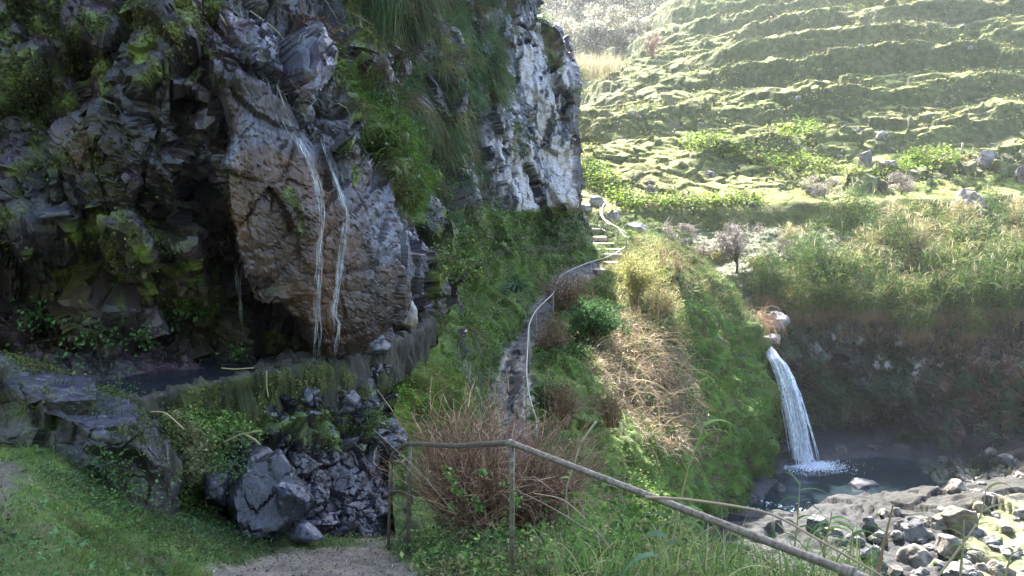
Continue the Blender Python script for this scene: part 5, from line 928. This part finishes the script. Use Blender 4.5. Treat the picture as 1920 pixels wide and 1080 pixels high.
# --- hillside plants
hx, hy = hl.px, hl.py; hn = fbm(hl.V, .5, 3, 530); hv = (hx > 1040) & (hx < 1990) & (hy > -40) & (hl.V[..., 1] < 130)
HG = [(.21, .24, .06), (.16, .20, .04), (.30, .27, .11), (.11, .13, .035)]
on_blades("pasture_grass", "short pale grass tufts over the terraced hillside", hl, 45000, hv * sstep(-.5, .3, hn) / np.clip(hl.V[..., 1] / 34, 1, 4), .11, .03, .8, HG, 1, .3, 2, .6)
on_leaves("pasture_herbs", "low weeds dotted over the terrace banks", hl, 14000, hv * sstep(-.1, .4, -hn) / np.clip(hl.V[..., 1] / 34, 1, 4), .13, HG + [(.08, .11, .04), (.22, .16, .10)], .14, .4, .8, clump=3, cr=.14)
hs_ = []
for k in range(120):
    q, n_ = hl.pick(1, (hv * (hy < 400) / np.clip(hl.V[..., 1] / 34, 1, 4)).astype(float)); s = RNG.uniform(.18, .55)
    if k < 8: o = rock("hill_stone", q[0] + [0, 0, .04], (s, s * .8, s * .65), 900 + k, "small grey stone scattered over the terraced pasture", "stone", "stones scattered over the hillside", col=((.10, .10, .09), (.24, .23, .21)), flat=True, planes=10, wet=0, moss=.1, mat=M_dry); hs_.append(o)
    else: o = hs_[k % 8].copy(); SC.collection.objects.link(o); o.location = tuple(q[0]); o.rotation_euler = (0, 0, RNG.uniform(0, 6)); o.scale = (s * 2.6,) * 3
crop = sum(pmask(hx, hy, pl, 7) for pl in ([(1085,305),(1130,315),(1185,370),(1200,385),(1160,385),(1110,350),(1080,330)], [(1180,378),(1420,372),(1425,386),(1180,392)], [(1340,290),(1400,288),(1500,300),(1560,318),(1500,318),(1400,305)], [(1550,322),(1640,325),(1700,300),(1790,300),(1780,318),(1640,332)], [(1450,242),(1530,236),(1530,250),(1455,254)], [(1280,268),(1330,262),(1420,275),(1330,290)], [(1700,290),(1760,284),(1790,305),(1700,315)]))
on_leaves("leafy_crop", "patches of bright green broad leaved crop on the lower terraces", hl, 11000, crop, .14, [(.15, .23, .03), (.20, .29, .04), (.11, .17, .03)], .08, .3, 1, clump=2, cr=.2, asp=.8)
def tree(name, label, px, py, Y, h, w_, nl, ls, pal, trunkc=(.14, .11, .09), group=None, lobes=14, tr=.3, cat="tree", bare=False):
    b = P(px, py, Y); t = empty(name, b, label, cat, group); C = np.array([b, b + [.02 * h, 0, h * .2], b + [-.01 * h, 0, h * .45], b + [.01 * h, 0, h * .7]]); C = crom(C, 12)[None]; r0 = h * .028; V, Fc = tubes(C, np.linspace(r0, r0 * .35, 12)[None], 7); tk = mesh("trunk", V, Fc, M_stem, np.tile(trunkc, (len(V), 1)), parent=t)
    lc = np.stack([RNG.normal(size=lobes) * .28, RNG.normal(size=lobes) * .28, RNG.uniform(tr, .9, lobes)], -1) * [w_, w_, h]; ctr = np.array([0, 0, h * (tr + .95) / 2])
    lc = ctr + (lc - ctr) * .9; k = 7; u = np.linspace(0, 1, k)[None, :, None]; st_ = np.array([[0, 0, h * tr * .7]]) + RNG.uniform(0, .3, (lobes, 1)) * [0, 0, h]; Cb = b + st_[:, None] * (1 - u) + lc[:, None] * u + RNG.normal(size=(lobes, k, 3)) * .012 * h; V, Fc = tubes(Cb, np.broadcast_to(r0 * .45 * (1.1 - u[..., 0]), (lobes, k)).copy(), 4); mesh("branches", V, Fc, M_stem, np.tile(trunkc, (len(V), 1)), parent=t)
    m = lobes * 14; i = RNG.integers(0, lobes, m); q = b + lc[i]; S = np.stack([q, q + RNG.normal(size=(m, 3)) * .05 * h, q + RNG.normal(size=(m, 3)) * np.array([w_, w_, h * .8]) * .14 + [0, 0, .04 * h]], 1); V, Fc = tubes(S, np.tile([r0 * .2, r0 * .15, r0 * .08], (m, 1)), 3); mesh("twigs", V, Fc, M_stem, np.repeat(cvar(m, [trunkc, pal[0]], .2), 9, 0), parent=t)
    if nl:
        i = RNG.integers(0, lobes, nl); rr = RNG.uniform(.5, 1.15, (nl, 1)); o = unit(RNG.normal(size=(nl, 3))) * rr * np.array([w_, w_, h * .75]) * .17; tint = RNG.uniform(.7, 1.25, lobes); V, Fc = leaves(b + lc[i] + o, unit(o + [0, 0, .1 * h]), ls * RNG.uniform(.5, 1.4, nl), .6, .3, .5); mesh("crown", V, Fc, M_leaf, np.repeat(cvar(nl, pal, .2) * tint[i][:, None], 4, 0), parent=t)
    return t
LIL = [(.30, .26, .26), (.38, .33, .33), (.22, .20, .16), (.20, .20, .12)]
tree("small_tree", "small pale lilac tree with a short trunk on the flat below the terraces", 1380, 517, 29, 2.15, 1.5, 3600, .055, LIL, lobes=20, tr=.3)
tree("pale_shrub", "pale bushy shrub left of the small lilac tree", 1272, 478, 29.5, 1.3, 1.3, 2600, .055, LIL, lobes=14, tr=.12, cat="shrub")
tree("pale_shrub", "lower pale shrub squeezed right of the bushy one", 1318, 490, 29.5, .9, .9, 1400, .05, LIL, lobes=9, tr=.1, cat="shrub")
tree("pale_shrub", "pale shrub among the first reeds above the rim", 1460, 480, 28.5, .8, .9, 1200, .05, LIL, lobes=9, tr=.1, cat="shrub")
for a, b_, w__, lb in ((1545,375,1.6,"pale brush thicket above the reeds, left of the pair"),(1690,365,1.5,"pale brush thicket above the reeds, right of the pair")): tree("pale_shrub", lb, a, b_, 33, 1.1, w__, 1700, .07, LIL + [(.32, .28, .16)], lobes=12, tr=.1, cat="shrub")
for a, b_, Y, lb in ((1352,492,29.3,"low clipped grassy mound left of the small tree"),(1420,505,28.8,"green mound right of the small tree")): twiggy("grassy_mound", lb, a, b_, Y, .5, 1.0, 60, ST, YG, 1500, .06, cat="bush")
FT = [(.36, .34, .25), (.44, .41, .31), (.26, .26, .18)]
for a, b_, Y, h, w__, lb in ((1085,75,100,9,8.5,"round pale tree at the top left of the hillside, highest of the group"),(1165,62,100,8,8,"pale rounded tree right of the highest one, near the top edge"),(1120,118,84,5.5,6.5,"round whitish tree just above the straw coloured reeds"),(1060,20,118,8,9,"hazy tree touching the whitewashed cliff at the top"),(1215,30,115,8,8,"hazy tree behind the thin bare sapling"),(1010,10,125,8,9,"dim tree beside the top of the cliff"),(1180,110,86,4.5,5,"low tree between the whitish tree and the bare sapling")):
    tree("hazy_tree", lb, a, b_, Y, h, w__, 5200, .30, FT, lobes=26, tr=.18)
for a, b_, Y, h, lb in ((1222,126,63,2.8,"thin bare sapling standing on the terrace edge"),(1752,42,80,5,"reddish bare tree at the top of the hillside"),(1718,62,78,2.5,"small bare sapling left of the reddish bare tree"),(1918,108,60,1.6,"bare sapling at the right frame edge")):
    tree("bare_tree", lb, a, b_, Y, h, h * .7, 300, .05, [(.34, .22, .18)], (.26, .17, .14), lobes=22, tr=.3)
m = 2600; aa = RNG.uniform(1040, 1165, m); q = np.array([P(a, b_, Y) for a, b_, Y in zip(aa, 146 - .0 * aa + RNG.uniform(-4, 4, m), RNG.uniform(62, 72, m))]); V, Fc, tt = blades(q, unit(RNG.normal(size=(m, 3)) * .12 + UPV), RNG.uniform(.9, 2.3, m), .07, .4, 3)
stuff("reed_bed", "far straw coloured reed bed under the round whitish tree", V, Fc, np.repeat(cvar(m, [(.36, .31, .20), (.30, .27, .16)], .15), 8, 0), M_straw)
# far wood on the slope beyond the gully
b, N = fs.pick(1500, ((fs.px > 900) & (fs.px < 1420) & (fs.py > -160)).astype(float)); m = 26; bb = np.repeat(b, m, 0) + RNG.normal(size=(1500 * m, 3)) * [1.5, 1.5, 1.2] + [0, 0, 1.8]; V, Fc = leaves(bb, np.tile([0, 0, 1.], (len(bb), 1)), RNG.uniform(.6, 1.3, len(bb)), .7, .3, 1)
stuff("far_wood", "dim wooded slope beyond the gully", V, Fc, np.repeat(np.repeat(cvar(1500, [(.04, .05, .03), (.06, .065, .04), (.03, .035, .02)], .2), m, 0), 4, 0))
# fence posts and low walls on the hillside
for a, b_, h_, lb in ((1571+232,288,20,"thin pale post beside the dirt track on the hillside"),(1702,235,14,"small post in the shadow of the long bank"),(1541+160,328,10,"short stake above the low wall")):
    q = hl.at(a, b_); s = q[1] / F * h_; V, Fc = tubes(np.array([[q - [0, 0, .2], q + [.02, 0, s * .5], q + [.03, 0, s]]]), np.full((1, 3), .05), 6); tag(mesh("fence_post", V, Fc, M_stem, np.tile([.40, .34, .28], (len(V), 1))), lb, "post")

# ================================================================== HAZE
x0, x1, y0, y1, z0, z1 = -130, 230, -30, 310, -14, 66
V = [(x, y, z) for z in (z0, z1) for y in (y0, y1) for x in (x0, x1)]
hm = bpy.data.materials.new("haze"); hm.use_nodes = True; t = hm.node_tree; t.nodes.clear(); o_ = t.nodes.new("ShaderNodeOutputMaterial"); pv = t.nodes.new("ShaderNodeVolumePrincipled")
pv.inputs["Color"].default_value = (.90, .92, 1, 1); pv.inputs["Density"].default_value = HAZE; pv.inputs["Anisotropy"].default_value = .3; t.links.new(pv.outputs[0], o_.inputs[1])
hz = mesh("haze", V, np.array([[0, 2, 3, 1], [4, 5, 7, 6], [0, 1, 5, 4], [1, 3, 7, 5], [3, 2, 6, 7], [2, 0, 4, 6]]), hm, smooth=False); tag(hz, kind="stuff")
